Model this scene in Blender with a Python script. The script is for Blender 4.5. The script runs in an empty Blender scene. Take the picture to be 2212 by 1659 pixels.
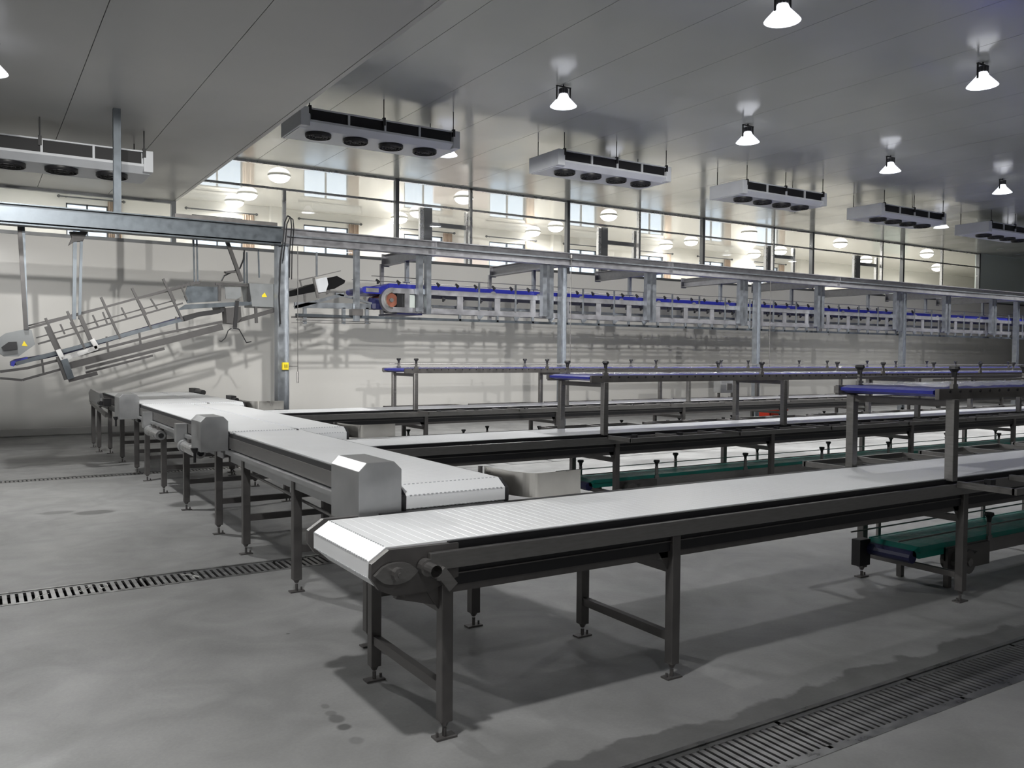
import bpy, math, random
from mathutils import Vector, Matrix
random.seed(7)
D = bpy.data; C = bpy.context.scene.collection
PI = math.pi
# ------------------------------------------------------------------ camera
W_PX, H_PX, F_PX, CAM_H = 2212., 1659., 1835.59, 1.65
YAW, PITCH, ROLL = map(math.radians, (32.35278, 1.89117, 0.41964))
fwd = Vector((math.sin(YAW)*math.cos(PITCH), math.cos(YAW)*math.cos(PITCH), -math.sin(PITCH)))
_r = Vector((math.cos(YAW), -math.sin(YAW), 0)); _u = _r.cross(fwd)
rgt = _r*math.cos(ROLL) + _u*math.sin(ROLL); up = -_r*math.sin(ROLL) + _u*math.cos(ROLL)
cd = D.cameras.new('camera'); cam = D.objects.new('camera', cd); C.objects.link(cam)
m = Matrix((rgt, up, -fwd)).transposed().to_4x4(); m.translation = (0, 0, CAM_H); cam.matrix_world = m
cd.sensor_width = 36; cd.lens = 36*F_PX/W_PX; cd.clip_start = .05; cd.clip_end = 300
bpy.context.scene.camera = cam
# ------------------------------------------------------------------ world, exposure
sc = bpy.context.scene
vs = sc.view_settings; vs.view_transform = 'Standard'; vs.look = 'None'; vs.gamma = 1; vs.use_curve_mapping = False
vs.exposure = 0.32
w = D.worlds.new('world'); sc.world = w; w.use_nodes = True
bg = w.node_tree.nodes['Background']; bg.inputs[0].default_value = (.72, .86, 1, 1); bg.inputs[1].default_value = 1.5
LAMP_W, LOW_W, DOME_W, FLOOD_W = 96., 350., 20., 7600.

def at(px, py, **k):
    """ray through a photo pixel met with a plane x=, y= or z="""
    d = rgt*((px-W_PX/2)/F_PX) - up*((py-H_PX/2)/F_PX) + fwd
    a, v = list(k.items())[0]; i = 'xyz'.index(a)
    t = (v - (CAM_H if i == 2 else 0))/d[i]
    return Vector((0, 0, CAM_H)) + d*t

# ------------------------------------------------------------------ materials
def mat(name, col, rough=.5, metal=0., noise=0., scale=8., bump=0., bscale=40., emit=None, es=0., spec=.5, stretch=None):
    m = D.materials.new(name); m.use_nodes = True; nt = m.node_tree; b = nt.nodes['Principled BSDF']
    b.inputs['Base Color'].default_value = (*col, 1); b.inputs['Roughness'].default_value = rough
    b.inputs['Metallic'].default_value = metal; b.inputs['Specular IOR Level'].default_value = spec
    if emit: b.inputs['Emission Color'].default_value = (*emit, 1); b.inputs['Emission Strength'].default_value = es
    tc = nt.nodes.new('ShaderNodeTexCoord'); src = tc.outputs['Object']
    if stretch:
        mp = nt.nodes.new('ShaderNodeMapping'); mp.inputs['Scale'].default_value = stretch
        nt.links.new(src, mp.inputs[0]); src = mp.outputs[0]
    if noise:
        n = nt.nodes.new('ShaderNodeTexNoise'); n.inputs['Scale'].default_value = scale; n.inputs['Detail'].default_value = 5
        nt.links.new(src, n.inputs['Vector'])
        mx = nt.nodes.new('ShaderNodeMix'); mx.data_type = 'RGBA'
        mx.inputs[6].default_value = (*[c*(1-noise) for c in col], 1); mx.inputs[7].default_value = (*[min(1, c*(1+noise)) for c in col], 1)
        cr = nt.nodes.new('ShaderNodeMapRange'); cr.inputs[1].default_value = .3; cr.inputs[2].default_value = .7
        nt.links.new(n.outputs[0], cr.inputs[0]); nt.links.new(cr.outputs[0], mx.inputs[0])
        nt.links.new(mx.outputs[2], b.inputs['Base Color'])
        mr = nt.nodes.new('ShaderNodeMapRange'); mr.inputs[1].default_value = .3; mr.inputs[2].default_value = .7
        mr.inputs[3].default_value = max(0, rough-.08); mr.inputs[4].default_value = min(1, rough+.1)
        nt.links.new(n.outputs[0], mr.inputs[0]); nt.links.new(mr.outputs[0], b.inputs['Roughness'])
    if bump:
        n2 = nt.nodes.new('ShaderNodeTexNoise'); n2.inputs['Scale'].default_value = bscale; n2.inputs['Detail'].default_value = 3
        nt.links.new(src, n2.inputs['Vector'])
        bp = nt.nodes.new('ShaderNodeBump'); bp.inputs['Strength'].default_value = bump; bp.inputs['Distance'].default_value = .02
        nt.links.new(n2.outputs[0], bp.inputs['Height']); nt.links.new(bp.outputs[0], b.inputs['Normal'])
    return m
def glass_mat(name, tint=(1, 1, 1), refl=.08, ior=1.45, rough=0.0):
    m = D.materials.new(name); m.use_nodes = True; nt = m.node_tree; nt.nodes.clear()
    o = nt.nodes.new('ShaderNodeOutputMaterial'); mx = nt.nodes.new('ShaderNodeMixShader')
    t = nt.nodes.new('ShaderNodeBsdfTransparent'); t.inputs[0].default_value = (*tint, 1)
    g = nt.nodes.new('ShaderNodeBsdfGlossy'); g.inputs['Roughness'].default_value = rough
    lw = nt.nodes.new('ShaderNodeLayerWeight'); lw.inputs[0].default_value = .5
    pw = nt.nodes.new('ShaderNodeMath'); pw.operation = 'POWER'; pw.inputs[1].default_value = 5; nt.links.new(lw.outputs['Facing'], pw.inputs[0])
    ml = nt.nodes.new('ShaderNodeMath'); ml.operation = 'MULTIPLY_ADD'; ml.inputs[1].default_value = .5; ml.inputs[2].default_value = .03
    nt.links.new(pw.outputs[0], ml.inputs[0]); nt.links.new(ml.outputs[0], mx.inputs[0]); nt.links.new(t.outputs[0], mx.inputs[1]); nt.links.new(g.outputs[0], mx.inputs[2])
    nt.links.new(mx.outputs[0], o.inputs[0]); return m

M = {}
M['steel'] = mat('brushed_steel', (.27, .262, .257), .38, .85, .10, 14, stretch=(1, 1, 6))
M['steel_dark'] = mat('dull_steel', (.155, .148, .145), .45, .7, .12, 10)
M['sheet'] = mat('sheet_steel', (.44, .445, .45), .42, .8, .12, 6)
M['plate'] = mat('bright_plate', (.60, .58, .54), .30, .95, .10, 6)
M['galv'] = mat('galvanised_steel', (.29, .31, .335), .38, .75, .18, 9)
M['steel_shaded'] = mat('shaded_steel', (.085, .082, .082), .5, .6, .12, 10)  # steel darkened so the sloping conveyor looks shaded
M['galvd'] = mat('dark_galvanised', (.11, .125, .14), .4, .7, .15, 9)  # darker galvanised; on the sloping conveyor its tone stands in for shade
M['sheet_shaded'] = mat('shaded_sheet', (.22, .23, .235), .5, .6, .12, 6)  # sheet steel copy with the sloping conveyor's shade in its colour
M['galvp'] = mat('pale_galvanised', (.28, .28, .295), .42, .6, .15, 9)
M['belt'] = mat('white_belt_plastic', (.93, .94, .955), .36, 0, .02, 3)
M['hinge'] = mat('grey_hinge', (.52, .53, .55), .5, 0)
M['blackp'] = mat('black_plastic', (.012, .012, .014), .45, 0)
M['guide'] = mat('dark_guide', (.03, .03, .033), .5, 0)
M['blue'] = mat('blue_belt', (.02, .026, .27), .38, 0, .08, 20)
M['navy'] = mat('navy_belt', (.01, .012, .06), .45, 0)
M['green'] = mat('green_belt', (.0, .15, .12), .4, 0, .08, 12)
M['white_ac'] = mat('white_casing', (.60, .62, .65), .4, 0, .05, 3)
M['grille'] = mat('black_grille', (.008, .008, .01), .6, 0)
M['ac_fan'] = mat('fan_blades', (.10, .10, .11), .4, .5)
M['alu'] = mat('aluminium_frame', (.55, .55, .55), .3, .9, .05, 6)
M['dark_frame'] = mat('dark_frame', (.13, .135, .14), .4, .5, .05, 6)
M['cream'] = mat('cream_wall', (.80, .79, .75), .6, 0, .02, 1)
M['pink'] = mat('pink_wall', (.80, .72, .70), .6, 0)
M['greenish'] = mat('pale_green_wall', (.60, .66, .63), .35, 0)
M['curtain'] = mat('tan_curtain', (.50, .40, .32), .8, 0, .15, 4, stretch=(30, 1, 1))
M['orange'] = mat('orange_brown_disc', (.22, .075, .045), .5, 0, .15, 10)
M['red'] = mat('red_plastic', (.75, .045, .015), .4, 0)
M['yellow'] = mat('yellow_plastic', (.80, .62, .02), .5, 0)
M['white'] = mat('white_plastic', (.75, .75, .72), .5, 0)
M['lens'] = mat('lamp_lens', (1, 1, 1), .3, 0, emit=(.93, .96, 1), es=22)
M['glow'] = mat('prismatic_reflector', (.7, .72, .8), .3, 0, emit=(.92, .94, 1), es=1.1)
M['dome'] = mat('dome_glow', (1, 1, 1), .3, 0, emit=(1, .985, .94), es=4)
M['glass'] = glass_mat('clear_glass')
M['pit'] = mat('pit_shade', (.03, .03, .03), .8, 0)  # near-black, the shade inside the drains put into the colour
M['grate'] = mat('grate_steel', (.36, .36, .36), .32, .9, .2, 12)

# floor: power-floated concrete with drifting grey patches and a few wet spots
def floor_mat():
    m = D.materials.new('concrete_floor'); m.use_nodes = True; nt = m.node_tree; b = nt.nodes['Principled BSDF']; L = nt.links.new
    tc = nt.nodes.new('ShaderNodeTexCoord')
    def noise(s, det=6, dist=0.):
        n = nt.nodes.new('ShaderNodeTexNoise'); n.inputs['Scale'].default_value = s; n.inputs['Detail'].default_value = det
        n.inputs['Distortion'].default_value = dist; L(tc.outputs['Object'], n.inputs['Vector']); return n.outputs[0]
    def ramp(src, a, b_, c, d):
        r = nt.nodes.new('ShaderNodeMapRange'); 
        for i, v in enumerate((a, b_, c, d)): r.inputs[i+1].default_value = v
        L(src, r.inputs[0]); return r.outputs[0]
    def math_(op, a, b_):
        n = nt.nodes.new('ShaderNodeMath'); n.operation = op
        for i, v in enumerate((a, b_)):
            if isinstance(v, (int, float)): n.inputs[i].default_value = v
            else: L(v, n.inputs[i])
        return n.outputs[0]
    v = math_('MULTIPLY', ramp(noise(.6, 5, .9), .36, .64, .83, 1.11), ramp(noise(2.4, 7, 1.6), .32, .68, .88, 1.08))
    v = math_('MULTIPLY', v, ramp(noise(60, 3), .3, .7, .95, 1.04))
    # spots
    sep = nt.nodes.new('ShaderNodeSeparateXYZ'); L(tc.outputs['Object'], sep.inputs[0])
    wob = ramp(noise(9, 3), 0, 1, -.28, .28)
    spots = [(.70, 9.88, .17, .10, .62), (1.04, 9.70, .20, .13, .50), (1.99, 9.74, .23, .20, .45), (1.37, 3.63, .035, .045, .55), (1.369, 3.53, .035, .035, .42),
             (1.375, 3.79, .02, .03, .7), (1.365, 3.38, .03, .04, .75), (1.37, 3.70, .025, .03, .7), (9.2, 9.95, .75, .42, .72), (11.7, 9.8, .6, .4, .75), (1.55, 4.9, .012, .012, .4)]
    for sx, sy, rx, ry, k in spots:
        dx = math_('DIVIDE', math_('SUBTRACT', sep.outputs[0], sx), rx); dy = math_('DIVIDE', math_('SUBTRACT', sep.outputs[1], sy), ry)
        dd = math_('ADD', math_('SQRT', math_('ADD', math_('MULTIPLY', dx, dx), math_('MULTIPLY', dy, dy)), 0), wob)
        v = math_('MULTIPLY', v, ramp(dd, .75, 1.15, k, 1.))
    # wet margin along the near drain
    edge = math_('ADD', math_('SUBTRACT', sep.outputs[1], 2.62), ramp(noise(3.2, 4), .3, .7, -.09, .09))
    inx = ramp(sep.outputs[0], 1.2, 1.8, 0, 1)
    near = math_('MULTIPLY', math_('MULTIPLY', ramp(edge, .12, .15, 1, 0), ramp(sep.outputs[1], 2.4, 2.5, 0, 1)), inx)
    v = math_('MULTIPLY', v, ramp(near, 0, 1, 1, .55))
    col = nt.nodes.new('ShaderNodeMix'); col.data_type = 'RGBA'; col.blend_type = 'MULTIPLY'; col.inputs[0].default_value = 1
    col.inputs[6].default_value = (.275, .275, .273, 1)
    cc = nt.nodes.new('ShaderNodeCombineColor')
    for i in range(3): L(v, cc.inputs[i])
    L(cc.outputs[0], col.inputs[7]); L(col.outputs[2], b.inputs['Base Color'])
    L(ramp(noise(1.6, 5, .8), .35, .65, .38, .6), b.inputs['Roughness']); b.inputs['Specular IOR Level'].default_value = .4
    bp = nt.nodes.new('ShaderNodeBump'); bp.inputs['Strength'].default_value = .12; bp.inputs['Distance'].default_value = .01
    L(noise(30, 5), bp.inputs['Height']); L(bp.outputs[0], b.inputs['Normal'])
    return m
M['floor'] = floor_mat()
def panel_mat(name, col, rough, spec, bs, noise=.02):
    m = mat(name, col, rough, 0, noise, .6, bs, 1.3, spec=spec); return m
M['ceil'] = panel_mat('ceiling_panel', (.36, .37, .365), .17, .75, .05)
M['ceil_low'] = panel_mat('low_ceiling_panel', (.36, .36, .355), .36, .5, .04)
M['wall'] = mat('wall_panel', (.64, .63, .605), .38, 0, .025, .8)
M['seam'] = mat('seam_dark', (.25, .25, .25), .6, 0)

# film: clear crinkled wrap lying on the upper belts
def film_mat():
    m = D.materials.new('clear_film'); m.use_nodes = True; nt = m.node_tree; nt.nodes.clear(); L = nt.links.new
    o = nt.nodes.new('ShaderNodeOutputMaterial'); mx = nt.nodes.new('ShaderNodeMixShader'); mx.inputs[0].default_value = .55
    t = nt.nodes.new('ShaderNodeBsdfTransparent'); g = nt.nodes.new('ShaderNodeBsdfGlossy'); g.inputs['Roughness'].default_value = .18
    g.inputs[0].default_value = (.9, .9, .95, 1)
    tc = nt.nodes.new('ShaderNodeTexCoord'); n = nt.nodes.new('ShaderNodeTexNoise'); n.inputs['Scale'].default_value = 28; n.inputs['Detail'].default_value = 4
    L(tc.outputs['Object'], n.inputs['Vector']); bp = nt.nodes.new('ShaderNodeBump'); bp.inputs['Strength'].default_value = .9; bp.inputs['Distance'].default_value = .03
    L(n.outputs[0], bp.inputs['Height']); L(bp.outputs[0], g.inputs['Normal'])
    L(t.outputs[0], mx.inputs[1]); L(g.outputs[0], mx.inputs[2]); L(mx.outputs[0], o.inputs[0]); return m
M['film'] = film_mat()

# ------------------------------------------------------------------ mesh helpers
class MB:
    def __init__(s): s.v = []; s.f = []
    def add(s, vs_, fs):
        n = len(s.v); s.v += [tuple(v) for v in vs_]; s.f += [tuple(i+n for i in f) for f in fs]; return s
    def box(s, x0, x1, y0, y1, z0, z1):
        x0, x1 = sorted((x0, x1)); y0, y1 = sorted((y0, y1)); z0, z1 = sorted((z0, z1))
        return s.add([(x, y, z) for x in (x0, x1) for y in (y0, y1) for z in (z0, z1)],
                     [(0, 1, 3, 2), (4, 6, 7, 5), (0, 4, 5, 1), (2, 3, 7, 6), (0, 2, 6, 4), (1, 5, 7, 3)])
    def bar(s, p, q, w_, h_=None, upv=(0, 0, 1)):
        p = Vector(p); q = Vector(q); h_ = h_ or w_; d = (q-p).normalized(); u = Vector(upv)
        if abs(d.dot(u)) > .95: u = Vector((0, 1, 0))
        a = d.cross(u).normalized(); b = a.cross(d)
        vv = [c + a*(i*w_/2) + b*(j*h_/2) for c in (p, q) for i, j in ((-1, -1), (1, -1), (1, 1), (-1, 1))]
        return s.add(vv, [(0, 3, 2, 1), (4, 5, 6, 7), (0, 1, 5, 4), (1, 2, 6, 5), (2, 3, 7, 6), (3, 0, 4, 7)])
    def tube(s, p, q, r, n=10, r2=None, cap=True):
        p = Vector(p); q = Vector(q); r2 = r if r2 is None else r2; d = (q-p).normalized(); u = Vector((0, 0, 1))
        if abs(d.dot(u)) > .95: u = Vector((0, 1, 0))
        a = d.cross(u).normalized(); b = a.cross(d)
        vv = [c + (a*math.cos(2*PI*k/n) + b*math.sin(2*PI*k/n))*rr for c, rr in ((p, r), (q, r2)) for k in range(n)]
        fs = [(k, (k+1) % n, n+(k+1) % n, n+k) for k in range(n)]
        if cap: fs += [tuple(reversed(range(n))), tuple(range(n, 2*n))]
        return s.add(vv, fs)
    def path(s, pts, r, n=6):
        for a, b in zip(pts, pts[1:]): s.tube(a, b, r, n)
        return s
    def prism(s, prof, axis, a, b):
        """prof: 2-D outline; axis 'x': (y,z), 'y': (x,z), 'z': (x,y)"""
        f = {'x': lambda p, t: (t, p[0], p[1]), 'y': lambda p, t: (p[0], t, p[1]), 'z': lambda p, t: (p[0], p[1], t)}[axis]
        n = len(prof); vv = [f(p, t) for t in (a, b) for p in prof]
        return s.add(vv, [(k, (k+1) % n, n+(k+1) % n, n+k) for k in range(n)] + [tuple(reversed(range(n))), tuple(range(n, 2*n))])
    def lathe(s, c, prof, n=20):
        """prof: (r, z) from top to bottom round vertical axis through c"""
        c = Vector(c); vv = []; k0 = len(prof)
        for r, z in prof:
            for k in range(n): vv.append((c.x+r*math.cos(2*PI*k/n), c.y+r*math.sin(2*PI*k/n), c.z+z))
        fs = [(i*n+k, (i+1)*n+k, (i+1)*n+(k+1) % n, i*n+(k+1) % n) for i in range(k0-1) for k in range(n)]
        return s.add(vv, fs)
    def build(s, name, m_, parent=None, smooth=False, bevel=0., origin=None):
        me = D.meshes.new(name)
        off = Vector(origin) if origin is not None else (Vector(parent['_o']) if parent is not None else Vector((0, 0, 0)))
        me.from_pydata([tuple(Vector(v)-off) for v in s.v], [], s.f); me.materials.append(M[m_] if isinstance(m_, str) else m_)
        import bmesh
        bm = bmesh.new(); bm.from_mesh(me); bmesh.ops.recalc_face_normals(bm, faces=bm.faces); bm.to_mesh(me); bm.free()
        if smooth:
            for p in me.polygons: p.use_smooth = True
        o = D.objects.new(name, me); C.objects.link(o)
        if parent is not None:
            o.parent = parent; o['_o'] = tuple(off)
            if origin is not None: o.location = off - Vector(parent['_o'])
        else:
            o.location = off; o['_o'] = tuple(off)
        if bevel:
            bv = o.modifiers.new('bevel', 'BEVEL'); bv.width = bevel; bv.segments = 2; bv.limit_method = 'ANGLE'
        return o
def tag(o, label=None, cat=None, group=None, kind=None):
    if label: o['label'] = label
    if cat: o['category'] = cat
    if group: o['group'] = group
    if kind: o['kind'] = kind
    return o
def thing(name, label, cat, loc, group=None):
    o = D.objects.new(name, None); C.objects.link(o); o.location = loc; o['_o'] = tuple(loc); o.empty_display_size = .2
    return tag(o, label, cat, group)
def struct(o, kind='structure'): o['kind'] = kind; return o
def link_copy(src, parent, off=(0, 0, 0)):
    c = src.copy(); C.objects.link(c); c.parent = parent; c.location = Vector(src.location) + Vector(off); return c
def kids(o): return [k for k in D.objects if k.parent is o]
def copy_tree(o, parent=None):
    ks = [k for k in ALLK.get(o.name, [])] if False else kids(o)
    c = o.copy(); C.objects.link(c); c.parent = parent
    for k in ks: copy_tree(k, c)
    return c
ALLK = {}

# ------------------------------------------------------------------ room shell
YW, ZC, ZL, XS, SILL = 19.2, 5.96, 4.88, 3.62, 3.98   # back wall, high ceiling, low ceiling, soffit edge, sill
X0, X1, Y0 = -9., 46., -20.
# drains: (x0, x1, y0, y1)
DR = [(-6., 2.50, 6.385, 6.735), (1.05, 13., 2.235, 2.60), (-6., 3.3, 12.42, 12.68)]
mb = MB()
ys = [Y0, 2.235, 2.60, 6.385, 6.735, 12.42, 12.68, YW+.1]
for k in range(len(ys)-1):
    ya, yb = ys[k], ys[k+1]; cut = [d for d in DR if abs(d[2]-ya) < 1e-6]
    segs = [(X0-.1, X1+.1)]
    if cut: segs = [(X0-.1, cut[0][0]), (cut[0][1], X1+.1)]
    for a, b in segs: mb.add([(a, ya, 0), (b, ya, 0), (b, yb, 0), (a, yb, 0)], [(0, 1, 2, 3)])
for x0, x1, y0, y1 in DR:
    mb.add([(x0, y0, 0), (x1, y0, 0), (x1, y1, 0), (x0, y1, 0), (x0, y0, -.12), (x1, y0, -.12), (x1, y1, -.12), (x0, y1, -.12)],
           [(0, 4, 5, 1), (1, 5, 6, 2), (2, 6, 7, 3), (3, 7, 4, 0), (4, 7, 6, 5)])
fl = struct(mb.build('floor', 'floor'))

# ceiling: backing plus sandwich panels with recessed joints running away from the viewer
ce = struct(MB().box(XS, X1, Y0, YW, ZC+.03, ZC+.2).build('ceiling', 'seam'))
pitch = 1.285; x = XS; seams = []
xx = 7.93 - pitch*4
edges = [XS] + [xx+pitch*k for k in range(60) if XS+.15 < xx+pitch*k < X1-.1] + [X1]
for a, b in zip(edges, edges[1:]):
    MB().box(a+.004, b-.004, Y0, YW-.002, ZC, ZC+.028).build('ceiling_panel', 'ceil', ce)
lo = struct(MB().box(X0, XS, Y0, YW, ZL+.03, ZL+.2).build('ceiling', 'seam'))
a = X0
while a < XS-.05:
    b = min(a+1.2614, XS); MB().box(a+.004, b-.004, Y0, YW-.002, ZL, ZL+.028).build('ceiling_panel', 'ceil_low', lo); a = b
struct(MB().box(XS, XS+.06, Y0, YW, ZL+.0, ZC+.1).build('trim_1', 'ceil_low'))   # upstand between the two ceilings
struct(MB().box(X0-.1, X1+.1, YW, YW+.2, -.1, SILL).build('wall_back', 'wall'))
struct(MB().box(X0-.2, X0, Y0, YW, 0, ZL+.1).build('wall_left', 'wall'))
struct(MB().box(X1, X1+.2, Y0, YW, 0, ZC+.1).build('wall_right', 'wall'))
struct(MB().box(X0-.2, X1+.2, Y0-.2, Y0, 0, ZC+.1).build('wall_front', 'wall'))
struct(MB().box(X0, X1, YW-.05, YW, 0, .16).build('baseboard_back', 'wall', bevel=.02))

# glazed strip above the wall: one window per structural bay
mains = [at(375, 450, y=YW).x + 5.173*k for k in range(-2, 7)]      # thick dark mullions
thins = {0: at(253, 410, y=YW).x, 1: at(615, 450, y=YW).x, 2: at(1018, 500, y=YW).x, 3: at(1382, 520, y=YW).x, 4: at(1672, 540, y=YW).x + .0, 5: at(1907, 560, y=YW).x}
ZT = at(616, 409, y=YW).z
XG = mains[-1]
mains[2] = at(375, 450, y=YW).x
for i in range(len(mains)-1):
    a, b = mains[i], mains[i+1]; top = ZL if a < XS-.3 else ZC
    win = thing(f'window_{i+1}', None, None, (a, YW, SILL)); struct(win)
    MB().box(a-.045, a+.045, YW-.03, YW+.11, SILL, top).build('mullion', 'dark_frame', win)
    MB().box(a, b, YW-.02, YW+.12, SILL-.035, SILL+.035).build('sill_frame', 'dark_frame', win)
    MB().box(a, b, YW, YW+.1, top-.05, top).build('head_frame', 'dark_frame' if top == ZL else 'alu', win)
    mids = [thins.get(i-1, (a+b)/2)]
    if not a < mids[0] < b: mids = [(a+b)/2]
    for t in mids: MB().box(t-.035, t+.035, YW, YW+.1, SILL, top if i != 2 else ZT).build('mullion', 'alu', win)
    xs = [a+.045] + mids + [b-.045]
    if top == ZC: MB().box(a+.045, b-.045, YW+.005, YW+.08, ZT-.025, ZT+.025).build('transom', 'alu', win)
    for p, q in zip(xs, xs[1:]):
        for z0, z1 in (((SILL+.035, ZT-.025), (ZT+.025, top-.05)) if top == ZC else ((SILL+.035, top-.05),)):
            MB().box(p+.03, q-.03, YW+.04, YW+.05, z0, z1).build('pane', 'glass', win)
MB().box(XG-.045, XG+.045, YW-.03, YW+.11, SILL, ZC).build('mullion', 'dark_frame', win)
struct(MB().box(XG+.045, X1, YW, YW+.2, SILL, ZC).build('wall_end', 'greenish'))
struct(MB().box(XG, X1, YW-.03, YW, SILL-.03, SILL+.03).build('trim_2', 'dark_frame'))
for i, (pa, pb) in enumerate(((926, 1018), (1311, 1382), (1672, 1727), (1863, 1907))):
    xa, xb = at(pa, 500, y=YW).x, at(pb, 500, y=YW).x; zh = at((pa+pb)/2, {0: 489, 1: 527, 2: 556, 3: 573}[i], y=YW+.2).z
    dr = thing(f'door_{i+1}', None, None, (xa, YW+.3, 3.2)); struct(dr)
    MB().box(xa-.02, xa+.2, YW+.2, YW+.3, 3.2, ZT-.02).build('jamb', 'dark_frame', dr)
    MB().box(xa-.14, xa-.04, YW+.2, YW+.3, 3.2, ZT-.02).build('jamb', 'alu', dr)
    MB().box(xb-.05, xb+.05, YW+.2, YW+.3, 3.2, ZT-.02).build('jamb', 'alu', dr)
    MB().box(xa+.2, xb-.05, YW+.2, YW+.3, zh-.05, zh+.06).build('head_rail', 'dark_frame', dr)

# corridor behind the glass
YC = 25.0
struct(MB().box(X0, X1, YW+.2, YC+.3, 3.0, 3.2).build('floor_corridor', 'cream'))
M['ceil_cor'] = mat('corridor_ceiling', (.72, .71, .68), .035, 0, spec=.9)
cc = struct(MB().box(X0, X1, YW+.2, YC+.3, ZC, ZC+.2).build('ceiling_corridor', 'ceil_cor'))
struct(MB().box(X0-.2, X0, YW, YC+.3, 3.0, ZC).build('wall_corridor_left', 'cream'))
struct(MB().box(X1, X1+.2, YW, YC+.3, 3.0, ZC).build('wall_corridor_right', 'cream'))
wx = [(-4.2, 1.35), (-1.1, 1.35), (2.07, 1.0), (5.2, 1.4), (8.4, 1.42), (11.7, 1.4), (14.88, 1.47), (18.1, 1.4), (21.4, 1.4), (24.7, 1.4), (28.0, 1.4)]
z0, z1 = 4.15, 5.55
wall = MB(); wall.box(X0, X1, YC, YC+.2, 3.0, z0); wall.box(X0, X1, YC, YC+.2, z1, ZC)
px_ = X0
for a, wd in wx: wall.box(px_, a, YC, YC+.2, z0, z1); px_ = a+wd
wall.box(px_, X1, YC, YC+.2, z0, z1)
struct(wall.build('wall_corridor_back', 'cream'))
for i, (a, wd) in enumerate(wx):
    wn = thing(f'window_{i+11}', None, None, (a, YC, z0)); struct(wn)
    fr = MB()
    for p, q in ((a, a+.035), (a+wd-.035, a+wd), (a+wd/2-.02, a+wd/2+.02)): fr.box(p, q, YC+.03, YC+.1, z0, z1)
    for p, q in ((z0, z0+.035), (z1-.035, z1)): fr.box(a, a+wd, YC+.03, YC+.1, p, q)
    fr.build('window_frame', 'dark_frame', wn)
    MB().box(a+.05, a+wd/2-.03, YC+.06, YC+.065, z0+.05, z1-.05).build('pane', 'glass', wn)
    MB().box(a+wd/2+.03, a+wd-.05, YC+.06, YC+.065, z0+.05, z1-.05).build('pane', 'glass', wn)
    if a > 1.:
        rd = thing('curtain_rod', None, None, (a, YC-.08, 5.69))
        MB().tube((a-.15, YC-.1, 5.69), (a+wd+.35, YC-.1, 5.69), .018, 8).build('rod', 'dark_frame', rd)
        for s_ in (a-.17, a+wd+.37): MB().lathe((s_, YC-.1, 5.69), [(0, .045), (.04, .02), (.045, 0), (.04, -.02), (0, -.045)], 10).build('finial', 'dark_frame', rd)
        for s_ in (a+.0, a+wd+.2): MB().box(s_-.01, s_+.01, YC-.1, YC, 5.68, 5.70).build('bracket', 'dark_frame', rd)
        tag(rd, f"dark curtain rod over the {('first','second','third','fourth','fifth','sixth','seventh','eighth','ninth')[i-2]} far window from the left", 'curtain rod', 'curtain rods over the far windows')
        cu = MB(); n = 24; x0c, x1c = a+wd-.02, a+wd+.32
        top = [(x0c+(x1c-x0c)*k/n, YC-.07+.03*math.sin(k*1.9)) for k in range(n+1)]
        cu.add([(x_, y_, z_) for z_ in (4.0, 5.67) for x_, y_ in top] , [(k, k+1, n+2+k, n+1+k) for k in range(n)])
        cb = cu.build('curtain', 'curtain')
        sm = cb.modifiers.new('solid', 'SOLIDIFY'); sm.thickness = .006
        tag(cb, f"tan curtain gathered at the right of the {('first','second','third','fourth','fifth','sixth','seventh','eighth','ninth')[i-2]} far window", 'curtain', 'curtains at the far windows')
struct(MB().box(12.6, 14.6, YC-.35, YC-.25, 3.2, 5.35).build('wall_partition', 'pink'))
for x_ in (7.35, 17.4, 30.6): struct(MB().box(x_, x_+.35, YC-.2, YC, 3.2, ZC).build('trim_3', 'cream'))
struct(MB().box(36., 38.6, YC-.06, YC, 3.6, 5.2).build('trim_4', 'greenish'))

# corridor dome lamps
first = None; n_d = 0
cols_ = (1.2, 6.27, 11.35, 16.4, 22.55, 27.45, 33.0, 38.4); rown = ('nearest', 'second', 'farthest')  # last column added to brighten the right end of the corridor
ordn = ('first', 'second', 'third', 'fourth', 'fifth', 'sixth', 'seventh', 'eighth', 'ninth')
for r_, yy in enumerate((20.45, 23.25, 24.6)):
    for c_, x_ in enumerate(cols_):
        if r_ == 2 and c_ in (0, 6, 7): continue
        r0 = .27 if r_ == 0 else .25
        if first is None:
            first = thing('dome_lamp', '', 'lamp', (x_, yy, ZC))
            MB().lathe((x_, yy, ZC), [(.27, 0), (.27, -.03), (.25, -.035)], 24).build('rim', 'white', first)
            MB().lathe((x_, yy, ZC), [(.25*math.cos(t), -.03-.15*math.sin(t)) for t in [PI/2*k/6 for k in range(7)]], 24).build('diffuser', 'dome', first, smooth=True)
            o = first
        else:
            o = copy_tree(first); o.location = (x_, yy, ZC)
        tag(o, f"white dome lamp behind the glazing, {ordn[c_]} from the left, {rown[r_]} row", 'lamp', 'dome lamps on the corridor ceiling')
        if r_ < 2:
            ld = D.lights.new('dome_light', 'AREA'); ld.shape = 'DISK'; ld.size = .45; ld.energy = DOME_W*(.8 if c_ < 4 else 1.25); ld.color = (1, .97, .90)
            lo_ = D.objects.new('dome_light', ld); C.objects.link(lo_); lo_.parent = o; lo_.location = (0, 0, -.2)

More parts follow.
